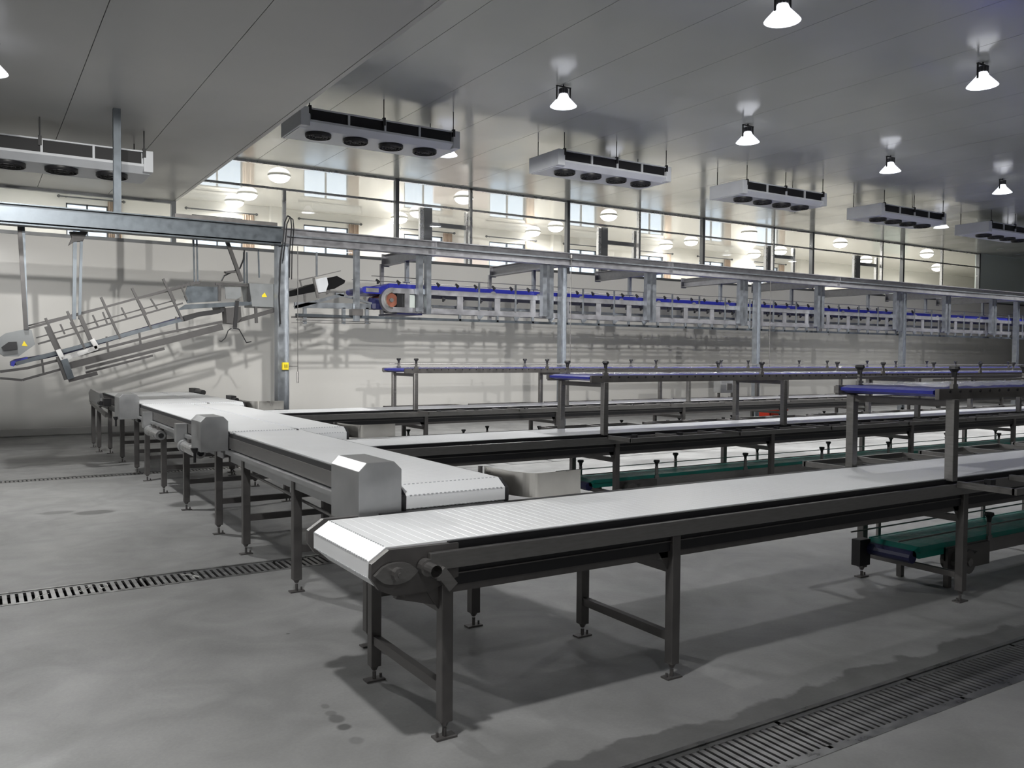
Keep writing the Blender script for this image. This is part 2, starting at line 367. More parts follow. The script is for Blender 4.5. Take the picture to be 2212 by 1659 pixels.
# ------------------------------------------------------------------ high-bay lamps
def lamp_proto(x_, y_, z_):
    t = thing('high_bay_lamp', '', 'lamp', (x_, y_, z_))
    MB().lathe((x_, y_, z_), [(.05, .20), (.065, .195), (.09, .14), (.20, .02), (.215, 0), (.205, 0), (.085, .13), (.05, .17)], 24).build('reflector', 'glow', t, smooth=True)
    hs = MB(); hs.tube((x_, y_, z_+.20), (x_, y_, z_+.28), .05, 14)
    for k in range(10):
        a_ = 2*PI*k/10; hs.bar((x_+.055*math.cos(a_), y_+.055*math.sin(a_), z_+.20), (x_+.055*math.cos(a_), y_+.055*math.sin(a_), z_+.275), .012, .04, (math.cos(a_), math.sin(a_), 0))
    hs.build('heat_sink', 'ac_fan', t)
    br = MB().bar((x_-.13, y_, z_+.08), (x_-.13, y_, z_+.30), .012, .025).bar((x_+.13, y_, z_+.08), (x_+.13, y_, z_+.30), .012, .03).box(x_-.14, x_+.14, y_-.015, y_+.015, z_+.30, z_+.315)
    br.build('bracket', 'blackp', t)
    MB().lathe((x_, y_, z_), [(.0, .03), (.12, .03), (.17, .018), (.165, .012), (.0, .012)], 20).build('lens', 'lens', t)
    return t
def lamp_light(o, e, col=(1, .995, .975), spread=116):
    ld = D.lights.new('lamp_light', 'AREA'); ld.shape = 'DISK'; ld.size = .2; ld.spread = math.radians(spread); ld.energy = e; ld.color = col
    lo_ = D.objects.new('lamp_light', ld); C.objects.link(lo_); lo_.parent = o; lo_.location = (0, 0, -.012)
lp = lamp_proto(7.88, 6.7, 5.62)
def rod_to(o, z_top):
    p = o.location; MB().tube((p.x, p.y, p.z+.31), (p.x, p.y, z_top), .012, 6).build('drop_rod', 'blackp', o)
VIS = [(1690, 46, 'brightest high bay lamp at the top edge of the photo'), (2122, 186, 'high bay lamp near the top right corner of the photo'),
       (1217, 230, 'high bay lamp on the ceiling above and left of the second hall cooler'), (1615, 308, 'high bay lamp above the third hall cooler'),
       (1923, 371, 'high bay lamp above the fourth hall cooler'), (2165, 417, 'high bay lamp above the rightmost cooler'),
       (965, 336, 'high bay lamp just under the right end of the nearest hall cooler'), (2033, 492, 'small high bay lamp under the right end of the fourth hall cooler')]
used = False
hall = [(7.85, 6.6), (12.0, 6.6), (7.8, 10.75), (11.95, 10.75), (16.1, 10.75), (20.2, 10.75), (7.95, 14.75), (24.4, 14.75)]
for (a_, b_, lb), (hx, hy) in zip(VIS, hall):
    p = at(a_, b_, z=5.62)
    o = lp if not used else copy_tree(lp); used = True
    o.location = p; o['_o'] = tuple(p); tag(o, lb, 'lamp', 'high bay lamps in the hall')
LAMPS = [o for o in D.objects if o.name.startswith('high_bay_lamp')]
ROWN = {15: 'wall-side', 11: 'second', 7: 'third', 2: 'fourth', -2: 'fifth', -6: 'sixth', -14: 'last'}
for x_, y_ in [(16.2, 6.6), (20.3, 6.6), (24.4, 10.8), (28.6, 10.8), (28.6, 14.9), (12.1, 14.9), (32.8, 10.8),
               (7.85, 2.5), (12., 2.5), (16.2, 2.5), (7.85, -1.7), (12., -1.7), (7.85, -5.8), (12, -5.8), (7.85, -14.)]:
    o = copy_tree(lp); o.location = (x_, y_, 5.62); o['_o'] = tuple(o.location)
    LAMPS.append(o); tag(o, f"high bay lamp out of frame, {ordn[int(x_/4.1)-1]} from the left in the {ROWN[round(y_)]} row", 'lamp', 'high bay lamps beyond the frame')
for o in LAMPS:
    lamp_light(o, LAMP_W*(.6 if o.location.y > 13 else 1.5 if o.location.y > 9 else .42 if o.location.y > 4 else .05)); rod_to(o, ZC)
for k, (x_, y_) in enumerate([(.13, 10.45), (-4.2, 10.45), (.3, 2.45), (.3, -1.7), (.3, -5.85)]):
    o = copy_tree(lp)
    for ch in kids(o):
        if ch.type == 'LIGHT' or ch.name.startswith('drop_rod'): D.objects.remove(ch)
    o.location = (x_, y_, 4.55); o['_o'] = tuple(o.location); rod_to(o, ZL)
    tag(o, ('high bay lamp on the low ceiling, just beyond the left edge', 'high bay lamp under the low ceiling, far left out of frame', 'high bay lamp under the low ceiling, above the viewer', 'high bay lamp under the low ceiling, first behind the viewer', 'high bay lamp under the low ceiling, second behind the viewer')[k], 'lamp', 'high bay lamps under the low ceiling')
    ld = D.lights.new('lamp_light', 'SPOT'); ld.energy = LOW_W*(1.6, .8, 1.08, .42, .1)[k]; ld.spot_size = math.radians(172); ld.spot_blend = .15; ld.shadow_soft_size = .09; ld.color = (1, .995, .975)
    so = D.objects.new('lamp_light', ld); C.objects.link(so); so.parent = o; so.location = (0, 0, -.012)
# two floodlights behind the viewer, aimed at the far wall (they throw the conveyor's shadow bands on it)
for k, (lx, ly, lz, tx, e, lb) in enumerate(((-5.3, -19., 4.05, 13., FLOOD_W*1.15, 'floodlight on the far left behind the viewer'), (-.9, -5.6, 4.45, 12., FLOOD_W*1.0, 'floodlight under the low ceiling just behind the viewer'))):
    t = thing('flood_light', lb, 'floodlight', (lx, ly, lz)); d_ = (Vector((tx, 19.2, 1.7))-Vector((lx, ly, lz))).normalized()
    c0_ = Vector((lx, ly, lz))
    MB().tube(c0_-d_*.12, c0_, .09, 16, .13).build('housing', 'blackp', t); MB().tube(c0_+d_*.001, c0_+d_*.006, .12, 20).build('lens', 'lens', t)
    MB().bar((lx, ly, lz), (lx, ly, ZL), .03).build('bracket', 'steel_dark', t)
    ld = D.lights.new('flood_beam', 'SPOT'); ld.energy = e; ld.spot_size = math.radians(62 if k else 48); ld.spot_blend = .5; ld.shadow_soft_size = .10; ld.color = (1, .98, .94)
    so = D.objects.new('flood_beam', ld); C.objects.link(so); so.location = d_*.02; dd = d_.copy(); dd.z = math.tan(math.radians(-1.6 if k == 0 else -3.2))*dd.xy.length; dd.normalize()
    so.rotation_euler = dd.to_track_quat('-Z', 'Y').to_euler(); so.scale = (1, .19 if k == 0 else .27, 1); so.parent = t   # beam flattened to pass over the front conveyors and light the wall

# ------------------------------------------------------------------ ceiling coolers
def cooler(xc, dz, name_label, zc):
    t = thing('ceiling_cooler', name_label, 'air cooler', (xc, 13.9, 5.30+dz), 'ceiling coolers in a row')
    a, b, y0, y1 = xc-1.45, xc+1.45, 13.4, 14.4; zt, zb = 5.62+dz, 5.31+dz
    # casing: shell with a sloping lower front edge, open front for the coil
    MB().prism([(y0, zt), (y0+.02, zt), (y1, zt), (y1, zb+.03), (y1-.05, zb), (y0+.14, zb), (y0, zb+.085), (y0, zb+.12), (y0+.06, zb+.12), (y0+.06, zt-.02), (y0, zt-.02)], 'x', a+.03, b-.03).build('casing', 'white_ac', t)
    for p, q in ((a, a+.16), (b-.13, b)): MB().box(p, q, y0-.012, y1+.01, zb+.01, zt+.005).build('end_panel', 'white_ac', t, bevel=.008)
    ga, gb = xc-1.27, xc+1.31; wd = (gb-ga)/4
    for k in range(4):
        g = MB(); xa, xb = ga+k*wd+.015, ga+(k+1)*wd-.015
        g.box(xa, xb, y0+.03, y0+.055, zb+.125, zt-.02)
        gr = g.build('coil_grille', 'grille', t)
        if k: MB().box(ga+k*wd-.015, ga+k*wd+.015, y0-.005, y0+.04, zb+.12, zt-.015).build('divider', 'white_ac', t)
    for k in range(4):
        fx, fy = xc-1.02+.655*k, 13.78
        ring = MB().lathe((fx, fy, zb), [(.215, .0), (.215, -.05), (.2, -.055), (.2, .005)], 24).build('fan_ring', 'blackp', t, smooth=True)
        fb = MB()
        for q in range(5):
            a_ = 2*PI*q/5+k; c_, s_ = math.cos(a_), math.sin(a_)
            fb.add([(fx+c_*.05-s_*.03, fy+s_*.05+c_*.03, zb-.02), (fx+c_*.185-s_*.07, fy+s_*.185+c_*.07, zb-.035), (fx+c_*.185+s_*.05, fy+s_*.185-c_*.05, zb-.005), (fx+c_*.05+s_*.03, fy+s_*.05-c_*.03, zb-.01)], [(0, 1, 2, 3)])
        fb.lathe((fx, fy, zb), [(.0, -.06), (.06, -.05), (.07, -.01), (.0, .0)], 12); fb.build('fan', 'ac_fan', ring)
        gd = MB()
        for rr in (.09, .15, .2):
            n = 20
            for q in range(n): gd.bar((fx+rr*math.cos(2*PI*q/n), fy+rr*math.sin(2*PI*q/n), zb-.058), (fx+rr*math.cos(2*PI*(q+1)/n), fy+rr*math.sin(2*PI*(q+1)/n), zb-.058), .006)
        for q in range(4): gd.bar((fx, fy, zb-.058), (fx+.2*math.cos(PI/2*q+.4), fy+.2*math.sin(PI/2*q+.4), zb-.058), .006)
        gd.build('guard', 'blackp', ring)
    for xx_, yy_ in ((a+.16, y0+.02), (xc, y0+.02), (b-.12, y0+.02), (a+.16, y1-.08), (b-.12, y1-.08)):
        MB().tube((xx_, yy_, zt-.03), (xx_, yy_, zc), .009, 6).box(xx_-.022, xx_+.022, yy_-.035, yy_+.02, zt-.10, zt+.03).build('hanger_rod', 'blackp', t)
    return t
cooler(.80, -1.03, 'white cooler under the low ceiling, cut by the left edge of the photo', ZL)
for k, lb in enumerate(('largest white four-fan cooler, right beside the step in the ceiling', 'white four-fan cooler second to the right of the ceiling step',
                        'white four-fan cooler third to the right of the ceiling step', 'white cooler fourth to the right of the ceiling step, small lamp under its right end', 'farthest white cooler, cut by the right edge of the photo')):
    cooler(5.90+5.045*k, 0, lb, ZC)

# ------------------------------------------------------------------ conveyor parts
def belt_profile(x0, x1, zt, zb, pitch=.05, cut=.09, g=.003, gd=.004):
    """closed side outline with fine hinge gaps on top; nose at x0"""
    pts = [(x0+cut*.85, zt)]
    x_ = x0+cut*.85+pitch
    while x_ < x1-.03:
        pts += [(x_-g/2, zt), (x_-g/4, zt-gd), (x_+g/4, zt-gd), (x_+g/2, zt)]; x_ += pitch
    pts += [(x1, zt), (x1, zt-.018), (x0+cut, zt-.018)] if False else [(x1, zt)]
    return pts
def belt_mesh(axis, u0, u1, v0, v1, zt, zb, nose='low', pitch=.05):
    """belt as a closed loop slab, running along axis from u0 (nose) to u1; width v0..v1"""
    s = 1 if u1 > u0 else -1; L_ = abs(u1-u0); c1, c2 = .075, .04
    top = [(c1, zt)]; d = c1+pitch
    while d < L_-.02: top += [(d-.0016, zt), (d-.0008, zt-.0009), (d+.0008, zt-.0009), (d+.0016, zt)]; d += pitch
    top += [(L_, zt)]
    h = zt-zb
    nose_ = [(.0, zt-h*.26), (.0, zb+h*.36), (c1, zb)]
    outer = list(reversed(nose_)) + top
    mb_ = MB(); n = len(outer)
    f = (lambda p, t: (u0+s*p[0], t, p[1])) if axis == 'x' else (lambda p, t: (t, u0+s*p[0], p[1]))
    vv = [f(p, t) for t in (v0, v1) for p in outer]
    vv += [f((L_, zb), v0), f((L_, zb), v1)]
    fs = [(k, k+1, n+k+1, n+k) for k in range(n-1)]
    fs += [(0, n, 2*n+1, 2*n), (n-1, 2*n, 2*n+1, 2*n-1)]
    # sides as strips from top row to bottom line
    mb_.add(vv, fs)
    lo_i = len(mb_.v)
    zs = zt-.012
    for t in (v0, v1):
        mb_.add([f((c1, zt), t), f((L_, zt), t), f((L_, zb), t), f((c1, zb), t), f((0, zb+h*.36), t), f((0, zt-h*.26), t)], [(0, 1, 2, 3, 4, 5)])
    return mb_
# hinge teeth seen at the facets of a nose
def teeth(axis, u0, v0, v1, zt, zb):
    mb_ = MB(); h = zt-zb; v = v0+.02
    while v < v1-.02:
        for du, z in ((.075, zt+.0), (.0, zt-h*.26), (.0, zb+h*.36)):
            e = .0024
            if axis == 'x': mb_.box(u0+du-e, u0+du+e, v, v+.012, z-e, z+e)
            else: mb_.box(v, v+.012, u0+du-e, u0+du+e, z-e, z+e)
        v += .025
    return mb_
def foot(t, x_, y_, ztop, side=1):
    f_ = MB(); f_.prism([(x_-.02, .12), (x_+.02, .12), (x_+.0125, .095), (x_-.0125, .095)], 'y', y_-.02, y_+.02) if False else None
    f_.tube((x_, y_, .015), (x_, y_, .14), .009, 8) if False else None
def leg(t, x_, y_, z1, wd=.055, z0=.075, splay=1, m_='steel_dark'):
    l = MB().box(x_-wd/2, x_+wd/2, y_-wd/2, y_+wd/2, z0, z1).build('leg', m_, t, bevel=.004)
    f_ = MB().tube((x_, y_, z0+.001), (x_, y_, z0-.022), wd*.42, 8, .012).tube((x_, y_, .008), (x_, y_, z0-.03), .010, 8)
    f_.box(x_-.05, x_+.05, y_-.028, y_+.028, 0, .009).tube((x_+.035*splay, y_, .005), (x_+.035*splay, y_, .03), .007, 6)
    f_.build('foot', 'steel_dark', l)
    return l

LEGX = [1.70, 3.02, 5.66, 8.04, 10.85, 13.5, 16.2, 18.9, 21.6, 24.3, 27.0, 29.7]
def packing_line(nm, y0, y1, xs, xe, label):
    """low white packing conveyor"""
    zt, zb = .855, .665
    t = thing('packing_conveyor', label, 'conveyor', (xs, (y0+y1)/2, 0), 'long white packing conveyors')
    belt_mesh('x', xs, xe, y0+.035, y1-.10, zt, zb).build('belt', 'belt', t)
    struct(teeth('x', xs, y0+.035, y1-.10, zt, zb).build('belt_hinge', 'hinge', t), 'stuff')
    for y_, s in ((y0, -1), (y1, 1)):
        a, b = (y0, y0+.03) if s < 0 else (y1-.03, y1)
        MB().box(xs+.36, xe, y0+.014 if s < 0 else y1-.098, y0+.033 if s < 0 else y1-.03, .66, .851).build('belt_guide', 'blackp', t)
        pl = [(xs+.075, .85), (xs+.40, .845), (xs+.40, .70), (xs+.27, .655), (xs+.10, .655), (xs+.03, .69), (xs-.004, .74), (xs-.002, .80)]
        sp = MB().prism(pl, 'y', a, b).build('side_plate', 'steel_dark', t)
        o_ = y_+s*.005
        MB().prism([(xs+.10+.085*math.cos(q*PI/8)*(1 if q % 8 else 1.15), .755+.045*math.sin(q*PI/8)) for q in range(16)], 'y', o_, o_+s*.02).tube((xs+.10, o_+s*.02, .755), (xs+.10, o_+s*.05, .755), .028, 12).tube((xs+.10, o_+s*.05, .755), (xs+.10, o_+s*.06, .755), .012, 8).build('bearing', 'steel', sp)
        MB().tube((xs+.235, o_, .765), (xs+.235, o_+s*.11, .765), .026, 14, cap=False).tube((xs+.235, o_, .765), (xs+.235, o_+s*.04, .765), .036, 14).build('shaft_sleeve', 'steel', sp)
        MB().bar((xs+.29, o_+s*.03, .745), (xs+.35, o_+s*.03, .67), .03, .05).tube((xs+.28, o_, .72), (xs+.28, o_+s*.05, .72), .014, 8).build('tensioner', 'steel', sp)
        MB().prism([(0, .765), (0, .84), (s*-.0, .84), (s*-.035, .84), (s*-.035, .835), (s*-.004, .835), (s*-.004, .77), (s*-.035, .77), (s*-.035, .765)], 'x', xs+.25, xe).build('x', 'steel', t) if False else None
        yo = y_+s*.028
        MB().box(xs+.25, xe, min(yo, y_+s*.004), max(yo, y_+s*.004), .745, .822).build('side_rail', 'steel', t, bevel=.004)
        MB().box(xs+.36, xe, y_-s*.06, y_-s*.03, .625, .715).box(xs+.36, xe, y_-s*.06, y_-s*.005, .71, .715).build('lower_rail', 'steel_dark', t)
    for yy in (y0+.05, y1-.05): MB().bar((xs+.13, yy, .655), (xs+.38, yy, .585), .03, .05).build('end_brace', 'steel_dark', t)
    # return rollers and shallow under-belt pan between the rails
    for k, x_ in enumerate([lx+.03 for lx in LEGX if xs < lx < xe]):
        leg(t, x_-.03, y0+.02, .76, splay=-1); leg(t, x_-.03, y1-.02, .76, splay=1)
        xb = x_-.03
        if k in (0, 1): MB().box(xb-.018, xb+.018, y0+.047, y1-.047, .19, .235).build('cross_brace', 'steel_dark', t)
        else: MB().box(xb-.018, xb+.018, y0+.047, y1-.047, .16, .20).build('cross_brace', 'steel_dark', t)
        MB().box(xb-.02, xb+.02, y0+.047, y1-.047, .545, .59).build('top_brace', 'steel_dark', t)
        MB().prism([(xb-.03, .70), (xb+.0, .70), (xb+.0, .56)], 'y', y0+.0, y0+.006).prism([(xb-.12, .70), (xb-.027, .70), (xb-.027, .56)], 'y', y0+.03, y0+.036).build('gusset', 'steel_dark', t)
    return t
def trays(y0, y1, xe, side_list, who):
    """outrigger shelves for boxes along a packing line"""
    xs_ = []; x_ = 5.50
    while x_ + 1.3 < xe: xs_.append(x_); x_ += 1.55
    for s, yy in side_list:
        for i, x_ in enumerate(xs_):
            yo = yy+s*.40; yi = yy+s*.03
            t = thing('side_tray', f"open steel tray, {ordn[min(i,8)]} from left, {'near' if s < 0 else 'far'} side of the {who} packing conveyor", 'rack', (x_, yy, .8), 'side trays of the packing conveyors')
            MB().box(x_, x_+1.3, yo-.015, yo+.015, .80, .84).build('outer_bar', 'steel', t)
            for q in (0, .65, 1.27): MB().box(x_+q, x_+q+.03, min(yi, yo), max(yi, yo), .80, .84).build('cross_bar', 'steel', t)
            for q in (.33, .97): MB().tube((x_+q, yy+s*.07, .80), (x_+q, yy+s*.07, .835), .035, 10).build('pad', 'blackp', t)
            if i == 8: break

def knob_post(parent, x_, y_, z0, z1, s, flip=1):
    p = MB().box(x_-.016, x_+.016, y_-.01, y_+.01, z0, z1).box(x_-.03, x_+.03, y_-.012, y_+.012, z0, z0+.03).build('guide_post', 'steel', parent)
    MB().lathe((x_, y_, z1), [(0, .075), (.032, .072), (.036, .055), (.020, .035), (.014, .0), (0, 0)], 10).build('knob', 'blackp', p)
    return p
def upper_line(y0, y1, xe, label, far=False):
    t = thing('upper_conveyor', label, 'conveyor', (5.4, (y0+y1)/2, .85), 'blue upper conveyors on posts')
    xs = 5.30
    belt_mesh('x', xs, xe, y0+.03, y1-.03, 1.455, 1.40).build('belt', 'blue', t)
    # crinkled clear film over the belt
    fm = MB(); nx, ny = int((min(xe, 16)-xs-.12)/.05), 10
    vv = [(xs+.10+.05*i_, y0+.04+(y1-y0-.08)*j/ny, 1.462+random.random()*.012) for i_ in range(nx+1) for j in range(ny+1)]
    fm.add(vv, [(i_*(ny+1)+j, (i_+1)*(ny+1)+j, (i_+1)*(ny+1)+j+1, i_*(ny+1)+j+1) for i_ in range(nx) for j in range(ny)])
    fm.build('film', 'film', t)
    for y_, s in ((y0, -1), (y1, 1)):
        MB().box(xs+.0 if s > 0 else xs+.0, xe, y_-.014, y_+.014, 1.385, 1.455).build('side_rail', 'steel_dark', t)
        bl = MB(); x_ = xs+.12
        while x_ < min(xe, 12): bl.tube((x_, y_+s*.013, 1.437), (x_, y_+s*.02, 1.437), .010, 8); x_ += .12
        struct(bl.build('rail_bolts', 'blackp', t), 'stuff')
        MB().tube((xs-.06 if s < 0 else xs+.1, y_, 1.515), (xe, y_, 1.515), .006, 6).build('guide_rod', 'steel', t)
        x_ = 5.49 if s < 0 else 5.56
        while x_ < xe: knob_post(t, x_, y_, 1.455, 1.53, s); x_ += 2.335
        for lx in (5.48, 8.22, 10.95, 13.6, 16.3, 19.0, 21.7, 24.4, 27.1):
            if lx < xe-.1: MB().box(lx-.03, lx+.03, y_-.03 if s < 0 else y_-.03, y_+.03, .842, 1.385).build('post', 'steel', t, bevel=.004)
    for lx in (5.48, 8.22, 10.95, 13.6, 16.3, 19.0, 21.7, 24.4, 27.1):
        if lx < xe-.1: MB().box(lx-.02, lx+.02, y0+.03, y1-.03, 1.335, 1.38).build('cross_bar', 'steel_dark', t)
    MB().prism([(xs-.01, 1.45), (xs+.12, 1.45), (xs+.12, 1.40), (xs+.05, 1.385), (xs-.01, 1.40)], 'y', y1-.02, y1+.02).build('end_bracket', 'steel', t)
    return t
def lower_line(y0, y1, xe, label):
    t = thing('lower_conveyor', label, 'conveyor', (5.4, (y0+y1)/2, 0), 'green lower conveyors')
    xs = 5.38
    belt_mesh('x', xs+.12, xe, y0, y1, .335, .25).build('belt', 'green', t)
    for y_, s in ((y0, -1), (y1, 1)):
        MB().box(xs+.5, xe, y_-.012 if s < 0 else y_, y_ if s < 0 else y_+.012, .20, .30).build('side_rail', 'steel', t)
        MB().box(xs+.18, xe, y_-.015 if s < 0 else y_, y_ if s < 0 else y_+.015, .302, .338).build('edge_strip', 'green', t)
        MB().tube((xs-.05, y_, .40), (xe, y_, .40), .006, 6).build('guide_rod', 'steel', t)
        x_ = xs+.30 if s > 0 else xs+1.05
        while x_ < xe:
            knob_post(t, x_, y_+s*.02, .30, .43, s); x_ += 1.42
        for lx in LEGX[2:]:
            if lx < xe: MB().box(lx+.25, lx+.29, y_-.02, y_+.02, .0, .20).build('leg', 'steel_dark', t)
    MB().box(xs, xs+.12, y1-.04, y1+.03, .15, .34).build('end_plate', 'blackp', t)
    MB().tube((xs+.12, y0, .27), (xs+.12, y1, .27), .045, 12).build('end_roller', 'navy', t)
    dv = MB().tube((xs+.62, y0-.12, .20), (xs+.62, y0+.05, .20), .085, 16).tube((xs+.78, y0-.09, .20), (xs+.78, y0+.05, .20), .055, 16).box(xs+.50, xs+1.05, y0-.03, y0, .12, .29)
    dv.build('drive', 'steel_dark', t)
    MB().tube((xs+.62, y0-.13, .20), (xs+.62, y0-.10, .20), .03, 12).build('shaft_cap', 'steel', t)
    return t

LINES = [('nearest', 3.19, 3.99, 1.355, 14.), ('middle', 6.87, 7.67, 2.56, 24.), ('farthest', 11.3, 12.1, 2.56, 33.)]
for nm, y0, y1, xs, xe in LINES:
    lb = {'nearest': 'long white-belted conveyor in the foreground, its angular nose nearest the viewer',
          'middle': 'long white-belted conveyor in the middle distance, starting beyond the second cross conveyor nose',
          'farthest': 'farthest long white-belted conveyor, just in front of the columns'}[nm]
    packing_line(nm, y0, y1, xs, xe, lb)
    trays(y0, y1, min(xe, 20.), ((-1, y0), (1, y1)), nm)
    upper_line(y0, y1-.04, xe, f'blue film-wrapped upper conveyor on posts over the {nm} packing conveyor')
    lower_line(y0+.27, y1-.16, xe, f'green low conveyor near the floor under the {nm} packing conveyor')

# ------------------------------------------------------------------ cross conveyors (running towards the viewer)
ZX, ZXB = .97, .79
def cross_line(x0, x1, yn, ye, rows, label, left_side=True, right_side=True, legs_x=None):
    t = thing('cross_conveyor', label, 'conveyor', ((x0+x1)/2, yn, 0), 'white cross conveyors')
    belt_mesh('y', yn, ye, x0+.012, x1-.012, ZX, ZXB).build('belt', 'belt', t)
    struct(teeth('y', yn, x0+.012, x1-.012, ZX, ZXB).build('belt_hinge', 'hinge', t), 'stuff')
    for x_, s, on in ((x0, -1, left_side), (x1, 1, right_side)):
        pl = [(yn+.075, .965), (yn+.30, .96), (yn+.30, .77), (yn+.09, .775), (yn+.0, .85), (yn-.002, .92)]
        MB().prism(pl, 'x', x_-.012, x_+.012).build('side_plate', 'guide', t)
        if not on: continue
        MB().box(x_-.012 if s < 0 else x_-.002, x_+.002 if s < 0 else x_+.012, yn+.30, ye, .93, .965).build('belt_guide', 'guide', t)
        MB().box(x_-.02 if s < 0 else x_, x_ if s < 0 else x_+.02, yn+.22, ye, .835, .93).build('side_rail', 'steel', t)
        MB().box(x_-.055 if s < 0 else x_, x_ if s < 0 else x_+.055, yn+.22, ye, .79, .822).box(x_-.01 if s < 0 else x_, x_ if s < 0 else x_+.01, yn+.22, ye, .72, .79).build('lower_rail', 'sheet', t)
    lx0, lx1 = legs_x or (x0, x1)
    for y_ in rows:
        leg(t, lx0, y_, .79, .06, .085); leg(t, lx1, y_, .79, .06, .085)
        MB().box(lx0+.03, lx1-.03, y_-.018, y_+.018, .275, .325).build('cross_brace', 'steel_dark', t)
        MB().prism([(lx0+.03, .79), (lx0+.45, .79), (lx0+.35, .70), (lx0+.03, .70)], 'y', y_-.012, y_+.012).build('top_brace', 'steel_dark', t)
    return t
cross_line(1.87, 2.495, 3.985, 7.46, (4.46, 5.75, 7.05), 'nearest white cross conveyor, ending over the foreground packing conveyor', legs_x=(1.88, 2.56))
cross_line(1.87, 2.487, 7.50, 12.10, (7.97, 9.37, 10.63, 11.76), 'left lane of the middle pair of white cross conveyors, behind the nearest one', right_side=False, legs_x=(1.88, 2.95))
cross_line(2.502, 2.965, 7.56, 12.02, (), 'right lane of the middle pair of white cross conveyors, nose over the middle packing conveyor', left_side=False)
cross_line(1.87, 2.74, 12.14, 16.1, (12.6, 13.95, 15.3), 'left lane of the farthest pair of white cross conveyors', right_side=False, legs_x=(1.88, 3.2))
cross_line(2.755, 3.235, 12.16, 15.9, (), 'right lane of the farthest pair of white cross conveyors, ending by the farthest packing line', left_side=False)
# legs stay under their own conveyors: add middle feet rail for the paired lanes
def drive_box(yf, x0, x1, yb, label, z0=.77, motor=False):
    t = thing('drive_cover', label, 'cover', ((x0+x1)/2, yf, z0), 'sheet steel drive covers')
    zt = 1.11; c = .042
    prof = [(x0, z0), (x0, zt-c), (x0+c, zt), (x1-c, zt), (x1, zt-c), (x1, z0)]
    MB().prism(prof, 'y', yf, yb).build('cover', 'sheet', t, bevel=.003)
    MB().bar((x1-.01, yf+.08, z0+.05), (x1+.03, yf+.08, z0+.05), .10, .18).build('bearing_block', 'blackp', t)
    MB().tube((x0-.02, (yf+yb)/2-.05, z0-.10), (x0-.02, (yf+yb)/2-.05, z0+.01), .012, 8).lathe((x0-.02, (yf+yb)/2-.05, z0+.0), [(0, .03), (.035, .028), (.03, .01), (.012, -.02), (0, -.02)], 10).build('knob', 'blackp', t)
    if motor:
        MB().tube((x0+.12, yb, z0+.10), (x0+.12, yb+.48, z0+.10), .055, 16).tube((x0+.12, yb+.46, z0+.10), (x0+.12, yb+.52, z0+.10), .062, 16).build('gear_motor', 'sheet', t)
        MB().box(x0+.08, x0+.17, yb+.14, yb+.26, z0+.15, z0+.20).build('terminal_box', 'blackp', t)
    return t
drive_box(3.955, 1.608, 1.842, 4.34, 'nearest octagonal sheet steel drive cover, beside the foreground nose', .79, False)
drive_box(7.50, 1.62, 1.852, 7.86, 'middle octagonal sheet steel drive cover on the left of the cross conveyors', .81)
drive_box(12.12, 1.60, 1.845, 12.55, 'farthest octagonal sheet steel drive cover on the left of the cross conveyors', .78)
for k_, (ya_, yb_) in enumerate(((8.35, 9.1), (10.35, 11.1))):
    t = thing('gear_motor', f"pale steel drum motor slung under the left edge of the cross conveyors, {('nearer', 'farther')[k_]} of two", 'motor', (1.80, ya_, .72), 'drum motors under the cross conveyors')
    MB().tube((1.80, ya_, .71), (1.80, yb_-.08, .71), .055, 18).build('drum', 'alu', t); MB().tube((1.80, yb_-.08, .71), (1.80, yb_, .71), .063, 18).build('end_cap', 'sheet', t)
    MB().tube((1.80, ya_-.03, .71), (1.80, ya_, .71), .03, 10).build('shaft', 'blackp', t)
    MB().box(1.79, 1.86, ya_+.15, ya_+.22, .75, .80).box(1.79, 1.86, yb_-.3, yb_-.23, .75, .80).build('bracket', 'steel_dark', t)
    MB().box(1.74, 1.845, yb_+.05, yb_+.16, .74, .93).build('control_box', 'sheet', t)
# cable conduit and light pipe under the near cross conveyor
cp = MB().path([(1.93, 4.3, .60), (1.93, 7.3, .66)], .011, 8).build('conduit', 'steel'); tag(cp, 'thin steel conduit running between the legs under the nearest cross conveyor', 'pipe')
# tail end at the far left
tl = thing('tail_unit', 'pale steel tail plate with black motor at the far left end of the cross conveyors', 'machine', (1.72, 15.9, 0))
MB().prism([(15.0, .93), (15.1, 1.0), (16.3, 1.03), (16.6, .95), (16.5, .80), (15.3, .76), (15.0, .80)], 'x', 1.70, 1.75).build('side_plate', 'sheet', tl)
MB().tube((1.68, 14.7, .86), (1.68, 14.9, .86), .035, 12).box(1.70, 1.80, 14.5, 14.7, .82, .94).build('motor', 'blackp', tl)
MB().bar((1.70, 16.2, .80), (1.70, 14.2, .70), .04, .06).build('rail', 'steel', tl)
for y_ in (16.4, 15.6): leg(tl, 1.75, y_, .80, .06, .085)
bm_ = thing('roller_motor', 'small black motor standing at the far right corner of the farthest cross conveyors', 'motor', (3.3, 15.4, .97))
MB().box(3.24, 3.34, 15.5, 15.9, .93, 1.04).build('gearbox', 'blackp', bm_); MB().tube((3.29, 15.0, .99), (3.29, 15.5, .99), .045, 12).build('housing', 'blackp', bm_)
bm2 = thing('roller_motor', 'small black motor on the right edge of the farthest cross conveyors, nearer the column', 'motor', (3.3, 13.3, .97))
MB().box(3.25, 3.33, 13.0, 13.3, .93, 1.02).build('gearbox', 'blackp', bm2); MB().tube((3.29, 12.8, .97), (3.29, 13.0, .97), .03, 12).build('housing', 'blackp', bm2)

